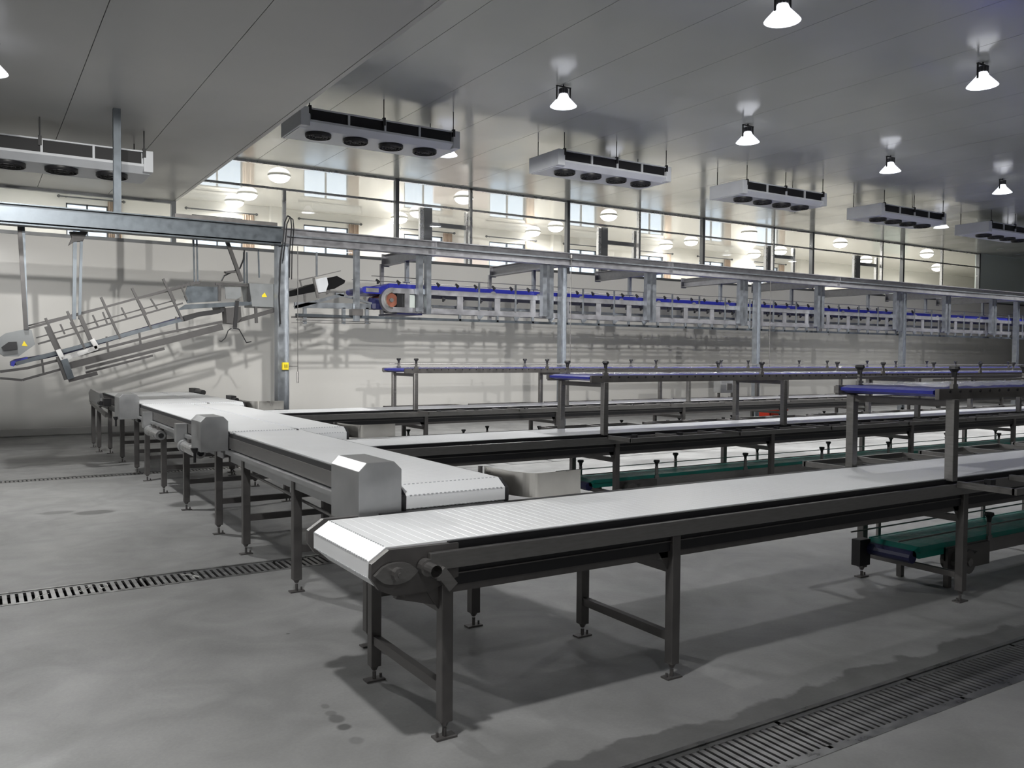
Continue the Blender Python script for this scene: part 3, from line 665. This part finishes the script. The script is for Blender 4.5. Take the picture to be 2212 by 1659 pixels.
# curved guide plates standing on the packing belts beside each nose
def guide_plate(xa, ya, xb, yb, z0, z1, label, r=.22):
    t = thing('guide_plate', label, 'plate', (xa, ya, z0), 'curved steel guide plates')
    pts = []
    for k in range(17):
        a_ = PI/2*k/16; pts.append((xa+r*(1-math.cos(a_))*.55, ya-(ya-yb)*math.sin(a_)))
    pts += [(xb, yb+.01)]
    n = len(pts); th = .006
    vv = [(x_, y_, z) for z in (z0, z1) for x_, y_ in pts]
    mb_ = MB().add(vv, [(k, k+1, n+k+1, n+k) for k in range(n-1)])
    o = mb_.build('sheet', 'plate', t); sm = o.modifiers.new('s', 'SOLIDIFY'); sm.thickness = .005
    MB().tube((xa-.01, ya+.03, z0-.05), (xa-.01, ya+.03, z1+.0), .014, 8).build('pivot_post', 'steel_dark', t)
    return t
guide_plate(2.535, 4.30, 2.95, 3.90, .862, .998, 'curved bright steel guide plate standing on the foreground belt')
guide_plate(3.0, 7.95, 3.45, 7.55, .862, .985, 'curved bright steel guide plate on the middle packing belt')
guide_plate(3.27, 12.5, 3.75, 12.02, .862, .985, 'curved bright steel guide plate on the farthest packing belt')

# ------------------------------------------------------------------ drains
def drain(k, label, pitch, slot, as_stuff=False, seg=1.0):
    x0, x1, y0, y1 = DR[k]
    t = thing('floor_drain', label, 'drain', (x0, (y0+y1)/2, -.02), 'steel floor drains')
    fr = MB().box(x0, x1, y0, y0+.025, -.03, .003).box(x0, x1, y1-.025, y1, -.03, .003).box(x0, x0+.02, y0, y1, -.03, .003).box(x1-.02, x1, y0, y1, -.03, .003)
    fr.build('channel_frame', 'grate', t)
    e = .004; MB().box(x0+e, x1-e, y0+e, y1-e, -.115, -.11).box(x0+e, x1-e, y0+e, y0+.012, -.11, -.031).box(x0+e, x1-e, y1-.012, y1-e, -.11, -.031).build('slot_shade', 'pit', t)  # dark box added under the grates so the slots look evenly shaded
    xv = x0 if k != 0 else -.4
    if k == 2: xv = -.2
    a = x0
    proto = None; gi = 0
    bars = MB()
    while a < x1-.05:
        b = min(a+seg, x1-.02)
        vis = b > xv and a < {0: 9, 1: 7.2, 2: 9}[k] and not as_stuff
        gr = MB().box(a+.004, b-.004, y0+.03, y0+.055, -.022, -.002).box(a+.004, b-.004, y1-.055, y1-.03, -.022, -.002).box(a+.004, a+.02, y0+.03, y1-.03, -.022, -.002)
        g = gr.build('grate', 'grate', t)
        x_ = a+pitch
        while x_ < b-.01:
            if vis:
                if proto is None:
                    proto = MB().box(x_, x_+slot, y0+.055, y1-.055, -.02, -.003).build('bar', 'grate', g, origin=(x_, (y0+y1)/2, -.01))
                else:
                    c = proto.copy(); C.objects.link(c); c.parent = g; c.location = Vector((x_, (y0+y1)/2, -.01)) - Vector(g['_o'])
            else: bars.box(x_, x_+slot, y0+.055, y1-.055, -.02, -.003)
            x_ += pitch
        a += seg
    if bars.v: struct(bars.build('distant_bars', 'grate', t), 'stuff')
drain(0, 'slotted steel floor drain crossing the floor at the left, under the cross conveyors', .0475, .028)
drain(1, 'wide barred steel floor drain in the lower right corner', .042, .026)
drain(2, 'distant slotted steel floor drain at the far left', .0475, .028, True)
for k, (x_, y_) in enumerate(((.35, 6.4), (.62, 6.47), (.74, 6.49), (1.35, 6.45))):
    pts = [(x_+.05*math.cos(q*.8+k)*q/6, y_+.04*math.sin(q*1.1)+.015*q, .006) for q in range(9)]
    o = MB().path(pts, .0022, 5).build('straw', 'white', origin=(x_, y_, 0)); tag(o, 'pale thread of straw on the left floor drain, ' + ('at the picture edge', 'second from the picture edge', 'third from the picture edge', 'farthest from the picture edge')[k], 'debris', 'straw on the left drain')

# ------------------------------------------------------------------ steel frame: columns, runway beam, cross beams
YB = 12.42
def hcol(cx_, cy_, z0, z1, w_=.20, t1=.012, t2=.009):
    mb_ = MB(); h = w_/2
    mb_.box(cx_-h, cx_+h, cy_-h, cy_-h+t1, z0, z1).box(cx_-h, cx_+h, cy_+h-t1, cy_+h, z0, z1).box(cx_-t2/2, cx_+t2/2, cy_-h+t1, cy_+h-t1, z0, z1)
    return mb_
colx = [3.872, 8.99, 14.075, 19.26, 24.53, 29.7]
for i, x_ in enumerate(colx):
    t = thing('column', f"galvanised steel column, {ordn[i]} from the left" + (', with a yellow pull switch' if i == 0 else ''), 'column', (x_, YB+.12, 0), 'columns under the runway beam')
    wz = .17 if i == 0 else .12
    mb_ = MB(); h = wz/2; cy_ = YB+.10
    mb_.box(x_-h, x_-h+.014, cy_-h, cy_+h, .02, 3.27).box(x_+h-.014, x_+h, cy_-h, cy_+h, .02, 3.27).box(x_-h+.014, x_+h-.014, cy_-.006, cy_+.006, .02, 3.27)
    mb_.build('shaft', 'galv', t)
    MB().box(x_-.17, x_+.17, cy_-.17, cy_+.17, 0, .02).build('base_plate', 'galv', t)
    MB().box(x_-.12, x_+.12, cy_-.12, cy_+.12, 3.255, 3.27).build('cap_plate', 'galv', t)
# runway beam
def ibeam_x(a, b, yc, zb, zt, w_=.18):
    return MB().box(a, b, yc-w_/2, yc+w_/2, zb, zb+.014).box(a, b, yc-w_/2, yc+w_/2, zt-.014, zt).box(a, b, yc-.006, yc+.006, zb+.014, zt-.014)
rb = thing('runway_beam', 'galvanised steel I-beam running the length of the hall on the columns', 'beam', (3.9, YB, 3.27))
ibeam_x(3.86, 31., YB, 3.27, 3.50).build('beam', 'galvp', rb)
for x_ in (6.35, 11.5, 16.6): MB().box(x_-.01, x_+.01, YB-.08, YB+.08, 3.28, 3.49).build('stiffener', 'galvp', rb)
MB().box(3.9, 31, YB-.10, YB-.085, 3.375, 3.40).build('cable_strip', 'galv', rb)
r2 = thing('runway_beam', 'bluish galvanised I-beam at the upper left, ending at the first column', 'beam', (0, YB, 3.27))
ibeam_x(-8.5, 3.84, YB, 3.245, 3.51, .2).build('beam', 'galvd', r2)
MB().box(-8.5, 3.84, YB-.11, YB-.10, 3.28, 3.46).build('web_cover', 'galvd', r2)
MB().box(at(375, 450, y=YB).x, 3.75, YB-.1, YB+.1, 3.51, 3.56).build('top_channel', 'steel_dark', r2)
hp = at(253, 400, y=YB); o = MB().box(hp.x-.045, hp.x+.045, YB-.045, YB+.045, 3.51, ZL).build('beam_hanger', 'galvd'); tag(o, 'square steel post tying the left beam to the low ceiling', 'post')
# cross beams towards the wall, with small drop rods to the conveyor
cb = [(6.35, 3.40, 14.35), (8.99, 3.40, 14.95), (11.35, 3.40, 14.5), (13.95, 3.40, 14.6), (16.3, 3.40, 14.6), (19.2, 3.4, 14.8), (21.7, 3.4, 14.6), (24.5, 3.4, 14.8)]
for i, (x_, z_, ye) in enumerate(cb):
    t = thing('cross_beam', f'galvanised beam from the runway beam towards the wall, {ordn[i]} right of the first column', 'beam', (x_, YB, 3.27), 'cross beams over the hanging conveyor')
    ya = YB+.10
    MB().box(x_-.07, x_+.07, ya, ye, 3.27, 3.282).box(x_-.07, x_+.07, ya, ye, 3.448, 3.46).box(x_-.005, x_+.005, ya, ye, 3.282, 3.448).build('beam', 'galvp', t)
    MB().box(x_-.075, x_+.075, ye, ye+.012, 3.25, 3.48).build('end_plate', 'galvp', t)
    MB().box(x_-.03, x_+.03, 13.42, 13.48, 2.92, 3.27).box(x_-.06, x_+.06, 13.39, 13.51, 2.905, 2.92).tube((x_, 13.45, 2.64), (x_, 13.45, 2.905), .010, 6).build('drop_hanger', 'galv', t)
    if i in (0, 1, 5): MB().box(x_-.10, x_-.04, ye-.02, ye+.04, 2.35, 3.30).build('far_post', 'galvp', t)

# cables looping over the first column head
c0 = at(613, 520, y=YB-.12)
loop = [at(a_, b_, y=YB-.14) for a_, b_ in ((606, 700), (603, 640), (606, 560), (612, 515), (615, 480), (621, 466), (628, 470), (630, 490), (626, 540), (625, 600))]
o = MB().path(loop, .010, 6).path([v+Vector((.04, .02, -.02)) for v in loop[2:]], .008, 6).build('cable', 'blackp'); tag(o, 'black cables looping over the head of the first column', 'cable')
yb_ = at(617, 791, y=YB-.05)
t = thing('pull_switch', 'yellow emergency pull switch with a hanging rod on the first column', 'switch', (yb_.x, YB-.03, yb_.z))
MB().box(yb_.x-.045, yb_.x+.045, YB-.06, YB-.005, yb_.z-.055, yb_.z+.055).build('switch_body', 'yellow', t, bevel=.006)
for q in (-.015, .015): MB().box(yb_.x+q-.005, yb_.x+q+.005, YB-.065, YB-.058, yb_.z-.025, yb_.z+.025).build('button', 'blackp', t)
MB().tube((yb_.x+.05, YB-.03, yb_.z), (yb_.x+.19, YB-.03, yb_.z), .008, 6).build('arm', 'steel', t)
MB().tube((yb_.x+.19, YB-.03, yb_.z-.2), (yb_.x+.19, YB-.03, 3.25), .006, 6).tube((yb_.x+.19, YB-.03, yb_.z-.25), (yb_.x+.19, YB-.03, yb_.z-.08), .016, 8).build('pull_rod', 'steel', t)
p2 = at(1233, 560, y=YB-.1); o = MB().tube((p2.x, YB-.11, 1.4), (p2.x, YB-.11, 3.4), .008, 6).lathe((p2.x, YB-.11, 3.42), [(0, .05), (.03, .04), (.03, -.02), (0, -.03)], 8).lathe((p2.x, YB-.11, 1.4), [(0, .02), (.02, .0), (.0, -.05)], 8).build('pull_rod', 'steel')
tag(o, 'thin vertical pull rod beside the second column', 'rod', 'pull rods at columns')
p3 = at(1664, 615, y=YB-.1); o = MB().tube((p3.x, YB-.11, 1.3), (p3.x, YB-.11, 3.3), .008, 6).lathe((p3.x, YB-.11, 1.3), [(0, .02), (.02, .0), (.0, -.05)], 8).build('pull_rod', 'steel')
tag(o, 'thin vertical pull rod beside the third column', 'rod', 'pull rods at columns')

# ------------------------------------------------------------------ hanging blue conveyor
YH0, YH1 = 12.62, 13.45; XHE = 29.5
hc = thing('hanging_conveyor', 'long blue conveyor hung under the runway beam, round orange-brown drive at its left end', 'conveyor', (5.5, 13., 2.2))
def zx(px, py, y=YH0): return at(px, py, y=y)
zr0, zr1 = zx(1100, 645).z, zx(1100, 637).z     # upper rail
zl0, zl1 = zx(1100, 680).z, zx(1100, 668).z
zb_ = zx(1100, 694).z
xd = zx(848, 648).x; zd = zx(848, 648).z; rd_ = .20
zrt = zd+rd_*.98; zrb = zrt-.085
zlb = zd-rd_*.98; zlt = zlb+.085
MB().box(xd, XHE, YH0, YH0+.03, zrb, zrt).build('upper_rail', 'galvp', hc)
MB().box(xd, XHE, YH1-.03, YH1, zrb, zrt).build('upper_rail', 'galvp', hc)
MB().box(xd, XHE, YH0, YH0+.03, zlb, zlt).build('lower_rail', 'galvp', hc)
MB().box(xd+.2, XHE, YH1-.03, YH1, zlb+.03, zlt).build('lower_rail', 'galvp', hc)
MB().box(xd+.9, XHE, YH1-.5, YH1-.47, zlt+.03, zlt+.06).box(xd+.9, XHE, YH1-.2, YH1-.17, zlt+.07, zlt+.10).build('return_rail', 'galv', hc)
bt0 = MB(); bt0.box(xd-.05, XHE, YH0+.03, YH1-.03, zrt+.0, zrt+.07); bt0.build('belt', 'blue', hc)
bt1 = MB(); bt1.box(xd+.1, xd+.55, YH0+.04, YH1-.04, zlb-.03, zlb-.005).build('belt', 'navy', hc)
# scalloped bumps on the rail top
x_ = 7.6
while x_ < XHE: MB().prism([(x_+.05*math.cos(q*PI/8), zrt-.005+.035*math.sin(q*PI/8)) for q in range(9)], 'y', YH0-.004, YH0+.02).build('rail_lug', 'galvp', hc); x_ += .95
n_arc = 16
arc = [(xd-rd_*math.sin(PI*k/n_arc)*1.0, zd+rd_*math.cos(PI*k/n_arc)) for k in range(n_arc+1)]
inner = [(xd-(rd_-.055)*math.sin(PI*k/n_arc), zd+(rd_-.055)*math.cos(PI*k/n_arc)) for k in range(n_arc+1)]
cs = MB()
for k in range(n_arc): cs.prism([arc[k], arc[k+1], inner[k+1], inner[k]], 'y', YH0-.01, YH0+.10)
cs.build('drive_casing', 'galvp', hc)
ri = MB(); inner2 = [(xd-(rd_-.08)*math.sin(PI*k/n_arc), zd+(rd_-.08)*math.cos(PI*k/n_arc)) for k in range(n_arc+1)]
for k in range(n_arc): ri.prism([inner[k], inner[k+1], inner2[k+1], inner2[k]], 'y', YH0-.02, YH0+.03)
ri.build('casing_lining', 'plate', hc)
dk = MB().tube((xd, YH0+.06, zd), (xd, YH1-.06, zd), rd_-.085, 24).build('drive_disc', 'orange', hc)
tag(dk, 'orange-brown drive disc')
MB().tube((xd, YH0+.03, zd), (xd, YH0+.06, zd), .035, 12).build('shaft', 'steel', dk)
MB().box(xd+.10, xd+.22, YH0+.05, YH0+.3, zlt, zrb).build('dark_panel', 'blackp', hc)
for q_ in (.22, .52): MB().box(xd+q_, xd+q_+.08, YH0-.005, YH0+.03, zlt, zrb).build('frame_plate', 'galvp', hc)
MB().box(xd+.29, xd+.52, YH0+.10, YH0+.4, zlt, zrb).build('gear_case', 'greenish', hc)
# end loop of the belt, left of the drive
pa, pb = zx(786, 623), zx(822, 629)
lpz = (pa.z+pb.z)/2; lr = .055
lo2 = MB()
outl = [(pa.x+lr+lr*math.cos(PI/2+PI*k/10), lpz+lr*math.sin(PI/2+PI*k/10)) for k in range(11)] + [(pb.x, lpz-lr), (xd-.10, lpz-lr), (xd-.02, zrt+.0), (xd-.02, zrt+.07), (pb.x, lpz+lr)]
lo2.prism(outl, 'y', YH0+.06, YH1-.06); lo2.build('belt_loop', 'blue', hc)
MB().box(pa.x+.06, pb.x-.01, YH0+.045, YH0+.06, lpz-.032, lpz+.032).build('loop_plate', 'galvp', hc)
pc = zx(812, 655); MB().lathe((pc.x+.06, YH0+.2, pc.z), [(0, .10), (.09, .09), (.13, .0), (.12, -.08), (0, -.10)], 14).box(pc.x, xd-.1, YH0+.1, YH0+.3, pc.z-.09, pc.z+.09).build('motor', 'navy', hc)
# struts, plates, brackets
x_ = 6.95; k = 0
while x_ < XHE-.1:
    MB().box(x_-.055, x_+.055, YH0+.005, YH0+.025, zlt, zrb).build('frame_plate', 'galvp', hc)
    MB().box(x_-.02, x_+.02, YH0+.0, YH0+.04, zb_-.02, zlb).build('drop_strut', 'galv', hc)
    MB().prism([(x_+.33, zlb), (x_+.47, zlb), (x_+.38, zlb-.085), (x_+.36, zlb-.085)], 'y', YH0, YH0+.02).build('bracket', 'galv', hc)
    MB().box(x_+.35, x_+.38, YH0-.01, YH0+.01, zlt, zrt+.16).build('guide_stay', 'galv', hc)
    x_ += .74; k += 1
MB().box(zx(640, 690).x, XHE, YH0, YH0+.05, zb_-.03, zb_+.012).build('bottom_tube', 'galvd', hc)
MB().box(zx(640, 690).x, zx(860, 700).x, YH0-.02, YH0+.0, zb_-.09, zb_-.078).build('bottom_wire', 'steel', hc)
MB().tube((pa.x+.13, YH0, zrt+.17), (XHE, YH0, zrt+.17), .007, 6).build('guide_rod', 'steel', hc)
MB().tube((pa.x+.13, YH1, zrt+.17), (XHE, YH1, zrt+.17), .007, 6).build('guide_rod', 'steel', hc)
x_ = pa.x+.25; kk = 0
src = None
while x_ < 20:
    cl = MB().box(x_-.012, x_+.012, YH0+.02, YH0+.05, zrt+.05, zrt+.10).tube((x_-.03, YH0+.03, zrt+.12), (x_+.03, YH0+.03, zrt+.08), .018, 6)
    if src is None: src = cl.build('clamp_knob', 'blackp', hc, origin=(x_, YH0+.03, zrt+.1)); x0c = x_
    else: link_copy(src, hc, (x_-x0c, 0, 0))
    if x_ > 6.4:
        link_copy(src, hc, (x_-x0c+.1, 0, -.235))
    x_ += .36; kk += 1
# hangers from the runway beam (pairs)
hx = [at(772, 650, y=YB+.02).x, at(922, 650, y=YB+.02).x, at(1188, 650, y=YB+.02).x, at(1411, 650, y=YB+.02).x, at(1610, 660, y=YB+.02).x, at(1776, 680, y=YB+.02).x, at(1945, 690, y=YB+.02).x, at(2050, 700, y=YB+.02).x, at(2150, 700, y=YB+.02).x]
for i, x_ in enumerate(hx):
    t = thing('beam_hanger', f"{'single square' if i == 0 else 'pair of square'} steel hanger{'' if i == 0 else 's'} down to the blue hanging conveyor, {ordn[i]} from left", 'hanger', (x_, YB, zlb), 'hangers of the blue hanging conveyor')
    if i == 0:
        MB().box(x_-.04, x_+.04, YB+.02, YB+.10, 2.17, 3.27).build('post', 'galv', t)
        MB().box(x_-.09, x_+.09, YB+.0, YB+.14, 2.26, 2.36).build('clamp', 'steel_dark', t)
    else:
        for q, zz in ((-.10, zlb+.02), (.045, zlb-.02)):
            MB().box(x_+q-.045, x_+q+.04, YB+.03, YB+.13, zz, 3.27).build('post', 'galv', t)
        MB().box(x_-.15, x_+.1, YB+.13, YH0+.0, zrb, zrt).build('clamp', 'galv', t)

# ------------------------------------------------------------------ transfer frame between first column and drive
YF = 12.75
def PF(a_, b_, y=YF): return at(a_, b_, y=y)
tf = thing('transfer_frame', 'grey steel carrying frame right of the first column, under the dark discharge head', 'frame', tuple(PF(700, 690)))
MB().bar(PF(636, 659), PF(800, 662), .05, .085).build('beam', 'galv', tf)
MB().bar(PF(636, 664), PF(742, 636), .05, .05).bar(PF(724, 634), PF(803, 656), .05, .03).build('ramp_rail', 'galv', tf)
for a_ in (658, 742, 792): MB().bar(PF(a_, 665), PF(a_, 700), .05, .05).build('strut', 'galv', tf)
MB().bar(PF(630, 685), PF(860, 687), .03, .03).bar(PF(630, 697), PF(800, 699), .02, .012).build('lower_tube', 'steel', tf)
# discharge head: black belt end with white panel
M['matte_black'] = mat('matte_black', (.006, .006, .007), .8, 0, spec=.2)
hd = thing('discharge_head', 'tilted conveyor head with black end and pale side panel, right of the first column', 'conveyor', tuple(PF(700, 620)))
def pq(pts, name, m_, par, y0=YF-.05, y1=YF+.35):
    v = [at(a_, b_, y=y0) for a_, b_ in pts]; return MB().prism([(p.x, p.z) for p in v], 'y', y0, y1).build(name, m_, par)
pq([(640, 626), (680, 612), (682, 630), (642, 638)], 'belt_section', 'matte_black', hd)
pq([(706, 602), (728, 596), (746, 606), (744, 612), (722, 624), (706, 626), (710, 612)], 'belt_end', 'matte_black', hd)
pq([(680, 604), (706, 598), (709, 614), (704, 630), (688, 632)], 'side_panel', 'white_ac', hd, YF-.08, YF-.05)
pq([(676, 600), (680, 600), (690, 643), (685, 643)], 'hoop', 'steel', hd, YF-.10, YF-.06)
MB().bar(PF(646, 606), PF(676, 599), .02).bar(PF(676, 599), PF(736, 585), .012).bar(PF(648, 606), PF(652, 620), .02).build('hand_rail', 'steel', hd)
MB().bar(PF(684, 545), PF(684, 598), .025).build('hanger_rod', 'galv', hd)
MB().bar(PF(688, 632), PF(712, 626), .04).bar(PF(705, 628), PF(707, 636), .03).bar(PF(658, 636), PF(659, 655), .03).build('support', 'steel', hd)

# ------------------------------------------------------------------ inclined conveyor at the left
YI = 12.95; YI2 = 13.45
ic = thing('inclined_conveyor', 'sloping conveyor with a ladder-like guard frame hung at the left', 'conveyor', tuple(at(200, 740, y=YI)))
def PI_(a_, b_, y=YI): return at(a_, b_, y=y)
def ipoly(pts, name, m_, y0=YI, y1=YI2, par=ic):
    v = [PI_(a_, b_, y0) for a_, b_ in pts]; return MB().prism([(p.x, p.z) for p in v], 'y', y0, y1).build(name, m_, par)
def ibar(a, b, name, m_, w_=.04, y=YI, par=ic, h=None): return MB().bar(PI_(*a, y), PI_(*b, y), w_, h or w_).build(name, m_, par)
ipoly([(0, 728), (12, 720), (50, 712), (68, 712), (76, 744), (40, 770), (10, 770), (0, 764)], 'drive_cover', 'sheet_shaded', YI-.06, YI+.35)
ipoly([(3, 750), (18, 739), (36, 738), (38, 754), (8, 758)], 'motor', 'blackp', YI-.12, YI-.06)
ipoly([(52, 736), (60, 748), (47, 747)], 'warning_mark', 'yellow', YI-.065, YI-.061)
ipoly([(24, 783), (30, 778), (100, 765), (175, 745), (250, 725), (395, 684), (395, 692), (250, 734), (140, 766), (60, 783), (30, 790)], 'belt', 'navy', YI+.06, YI2)
ipoly([(24, 782), (32, 777), (60, 771), (60, 775), (34, 781), (30, 792), (24, 790)], 'belt_nose', 'blue', YI-.01, YI2)
ibar((34, 786), (395, 690), 'side_rail', 'galvd', .03, h=.05)
ibar((55, 711), (410, 613), 'top_rail', 'steel_shaded', .03, h=.03); ibar((410, 613), (432, 610), 'top_rail', 'steel_shaded', .04)
ibar((82, 743), (395, 655), 'mid_rail', 'steel_shaded', .025)
ibar((78, 730), (380, 648), 'mid_rail', 'steel_shaded', .018, YI2)
ibar((55, 705), (400, 620), 'top_rail', 'steel_shaded', .02, YI2)
rungs = [(98, 695), (145, 680), (218, 650), (285, 630), (352, 610)]
for a_, b_ in rungs:
    ibar((a_, b_-8), (a_+42, b_+82), 'guard_strut', 'steel_shaded', .045, h=.03)
for a_, b_, c_, d_ in ((130, 700, 140, 722), (152, 696, 165, 718), (200, 680, 212, 706), (222, 674, 232, 700), (262, 664, 275, 690), (300, 650, 316, 680), (325, 645, 340, 668), (368, 628, 378, 652), (392, 620, 404, 648)):
    ibar((a_, b_), (c_, d_), 'rung', 'steel_shaded', .022)
ibar((0, 803), (60, 795), 'bottom_tube', 'steel_shaded', .035); ibar((60, 795), (345, 722), 'bottom_tube', 'steel_shaded', .035); ibar((345, 722), (480, 695), 'bottom_tube', 'steel_shaded', .035)
ibar((0, 817), (48, 821), 'bottom_tube', 'steel_shaded', .03); ibar((48, 821), (130, 798), 'bottom_tube', 'steel_shaded', .03); ibar((150, 790), (480, 706), 'bottom_rail', 'steel_shaded', .05, h=.09)
ibar((185, 795), (355, 753), 'short_rail', 'steel_shaded', .04, h=.04)
ibar((185, 805), (330, 768), 'short_rail', 'steel_shaded', .03)
for a_, b_ in ((90, 790), (230, 745), (300, 728), (380, 702)): ibar((a_, b_-18), (a_+4, b_+16), 'strut', 'steel_shaded', .025)
# U bracket, bright highlight on its lower arms put in as paler metal
ibar((100, 705), (125, 760), 'bracket_arm', 'steel_shaded', .05, YI-.25); ibar((172, 680), (196, 735), 'bracket_arm', 'steel_shaded', .05, YI-.25)
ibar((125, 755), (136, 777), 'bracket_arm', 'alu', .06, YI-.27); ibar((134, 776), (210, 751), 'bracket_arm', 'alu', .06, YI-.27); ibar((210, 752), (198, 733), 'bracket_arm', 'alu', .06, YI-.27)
ibar((126, 770), (144, 820), 'bracket_arm', 'steel_shaded', .06, YI-.2); ibar((138, 776), (153, 818), 'bracket_arm', 'galvd', .08, YI-.27); ibar((148, 822), (210, 806), 'bracket_arm', 'steel_shaded', .05, YI-.27)
# top flat section with white panel and control heads
ipoly([(405, 618), (476, 620), (476, 650), (405, 655), (398, 640)], 'side_panel', 'galvd', YI+.1, YI+.13)
ipoly([(380, 672), (400, 658), (560, 650), (560, 658), (400, 668)], 'side_rail', 'galvd', YI-.02, YI+.02)
ipoly([(395, 684), (440, 672), (476, 668), (474, 660), (486, 658), (486, 672), (470, 678), (430, 684), (400, 694)], 'belt_return', 'blackp', YI+.03, YI2)
ibar((465, 613), (535, 617), 'top_rail', 'steel_shaded', .05, h=.035); ibar((474, 616), (474, 650), 'post', 'steel_shaded', .04); ibar((537, 614), (537, 652), 'post', 'blackp', .04)
ipoly([(486, 620), (520, 620), (522, 640), (512, 646), (488, 645)], 'guard_panel', 'sheet_shaded', YI-.02, YI+.0)
ipoly([(538, 612), (600, 614), (600, 664), (545, 662)], 'drive_cover', 'sheet_shaded', YI-.04, YI+.4)
ipoly([(566, 638), (572, 632), (577, 642), (566, 642)], 'warning_mark', 'yellow', YI-.046, YI-.041)
ipoly([(592, 634), (599, 634), (599, 643), (592, 641)], 'window_port', 'blackp', YI-.046, YI-.041)
ipoly([(488, 665), (520, 662), (522, 688), (510, 700), (490, 698)], 'gearbox', 'steel_shaded', YI-.1, YI+.15)
ibar((512, 650), (507, 708), 'shaft', 'blackp', .05, YI-.12)
ibar((505, 695), (600, 668), 'lower_rail', 'steel_shaded', .05, h=.06); ibar((552, 660), (554, 698), 'strut', 'steel_shaded', .04)
# hangers
for i, (a0, b0, a1, b1, w_) in enumerate(((42, 484, 56, 712, .05), (50, 484, 58, 712, .035), (162, 500, 160, 690, .045), (176, 500, 172, 690, .035), (418, 515, 420, 612, .02), (425, 515, 427, 612, .02), (558, 540, 560, 600, .02), (527, 545, 528, 612, .025), (533, 545, 534, 612, .02))):
    ibar((a0, b0), (a1, b1), 'hanger', 'galvd' if i != 0 else 'steel_shaded' if i in (0, 2, 4, 5) else 'galvd', w_, YI-.1 if i < 4 else YI)
ibar((487, 512), (522, 608), 'hanger', 'steel_shaded', .05, YI-.1)
ipoly([(150, 500), (190, 500), (180, 520), (160, 522), (148, 530), (156, 512)], 'hanger_clamp', 'steel_shaded', YI-.15, YI-.05)
cbl = [PI_(a_, b_, YI-.1) for a_, b_ in ((478, 607), (484, 596), (500, 588), (518, 580), (526, 560), (528, 540))]
MB().path(cbl, .012, 6).build('cable', 'blackp', ic)
for pts in (((500, 709), (493, 714), (487, 730), (478, 738), (474, 736)), ((503, 709), (516, 711), (524, 725), (532, 740), (543, 738))):
    MB().path([PI_(a_, b_, YI-.15) for a_, b_ in pts], .008, 5).build('loose_wire', 'blackp', ic)
ipoly([(486, 586), (505, 584), (512, 588), (490, 590)], 'junction', 'steel_shaded', YI-.15, YI-.05)

# ------------------------------------------------------------------ small things on the far floor and lines
p = at(1668, 904, z=0)
t = thing('crate', 'red plastic crate on the floor by the far wall', 'crate', tuple(p))
w2, d2, h2 = .34, .22, .26
c_ = MB()
c_.add([(p.x-w2, p.y-d2, .0), (p.x+w2, p.y-d2, 0), (p.x+w2, p.y+d2, 0), (p.x-w2, p.y+d2, 0)], [(0, 1, 2, 3)])
for (xa, xb, ya, yb2) in ((-w2, w2, -d2, -d2+.02), (-w2, w2, d2-.02, d2), (-w2, -w2+.02, -d2, d2), (w2-.02, w2, -d2, d2)): c_.box(p.x+xa, p.x+xb, p.y+ya, p.y+yb2, 0, h2)
c_.build('body', 'red', t); MB().box(p.x-w2-.02, p.x+w2+.02, p.y-d2-.02, p.y-d2, h2-.04, h2).box(p.x-w2-.02, p.x+w2+.02, p.y+d2, p.y+d2+.02, h2-.04, h2).build('rim', 'red', t)
p = at(1856, 897, z=0); q1 = at(1879, 897, z=0)
o = MB().prism([(p.x-.35, 0), (q1.x, 0), (q1.x-.12, .62), (p.x-.35, .62)], 'y', p.y, p.y+.05).build('board', 'white', origin=tuple(p)); tag(o, 'white slant-edged board standing on the floor behind the middle packing conveyor', 'board')
a_ = at(1553, 822, y=12.22); b_ = at(1589, 848, y=12.22)
t = thing('junction_box', 'small grey steel control box on short legs behind the blue upper conveyor', 'box', (a_.x, 12.25, .85))
MB().box(a_.x, b_.x, 12.17, 12.37, b_.z, a_.z).build('body', 'sheet', t, bevel=.01)
for x_ in (a_.x+.05, b_.x-.05): MB().box(x_-.02, x_+.02, 12.25, 12.29, .84, b_.z).build('leg', 'steel_dark', t)
MB().box((a_.x+b_.x)/2-.07, (a_.x+b_.x)/2+.07, 12.16, 12.17, b_.z+.06, a_.z-.06).build('door', 'steel', t)

# tidy helper values
for o in D.objects:
    if '_o' in o: del o['_o']
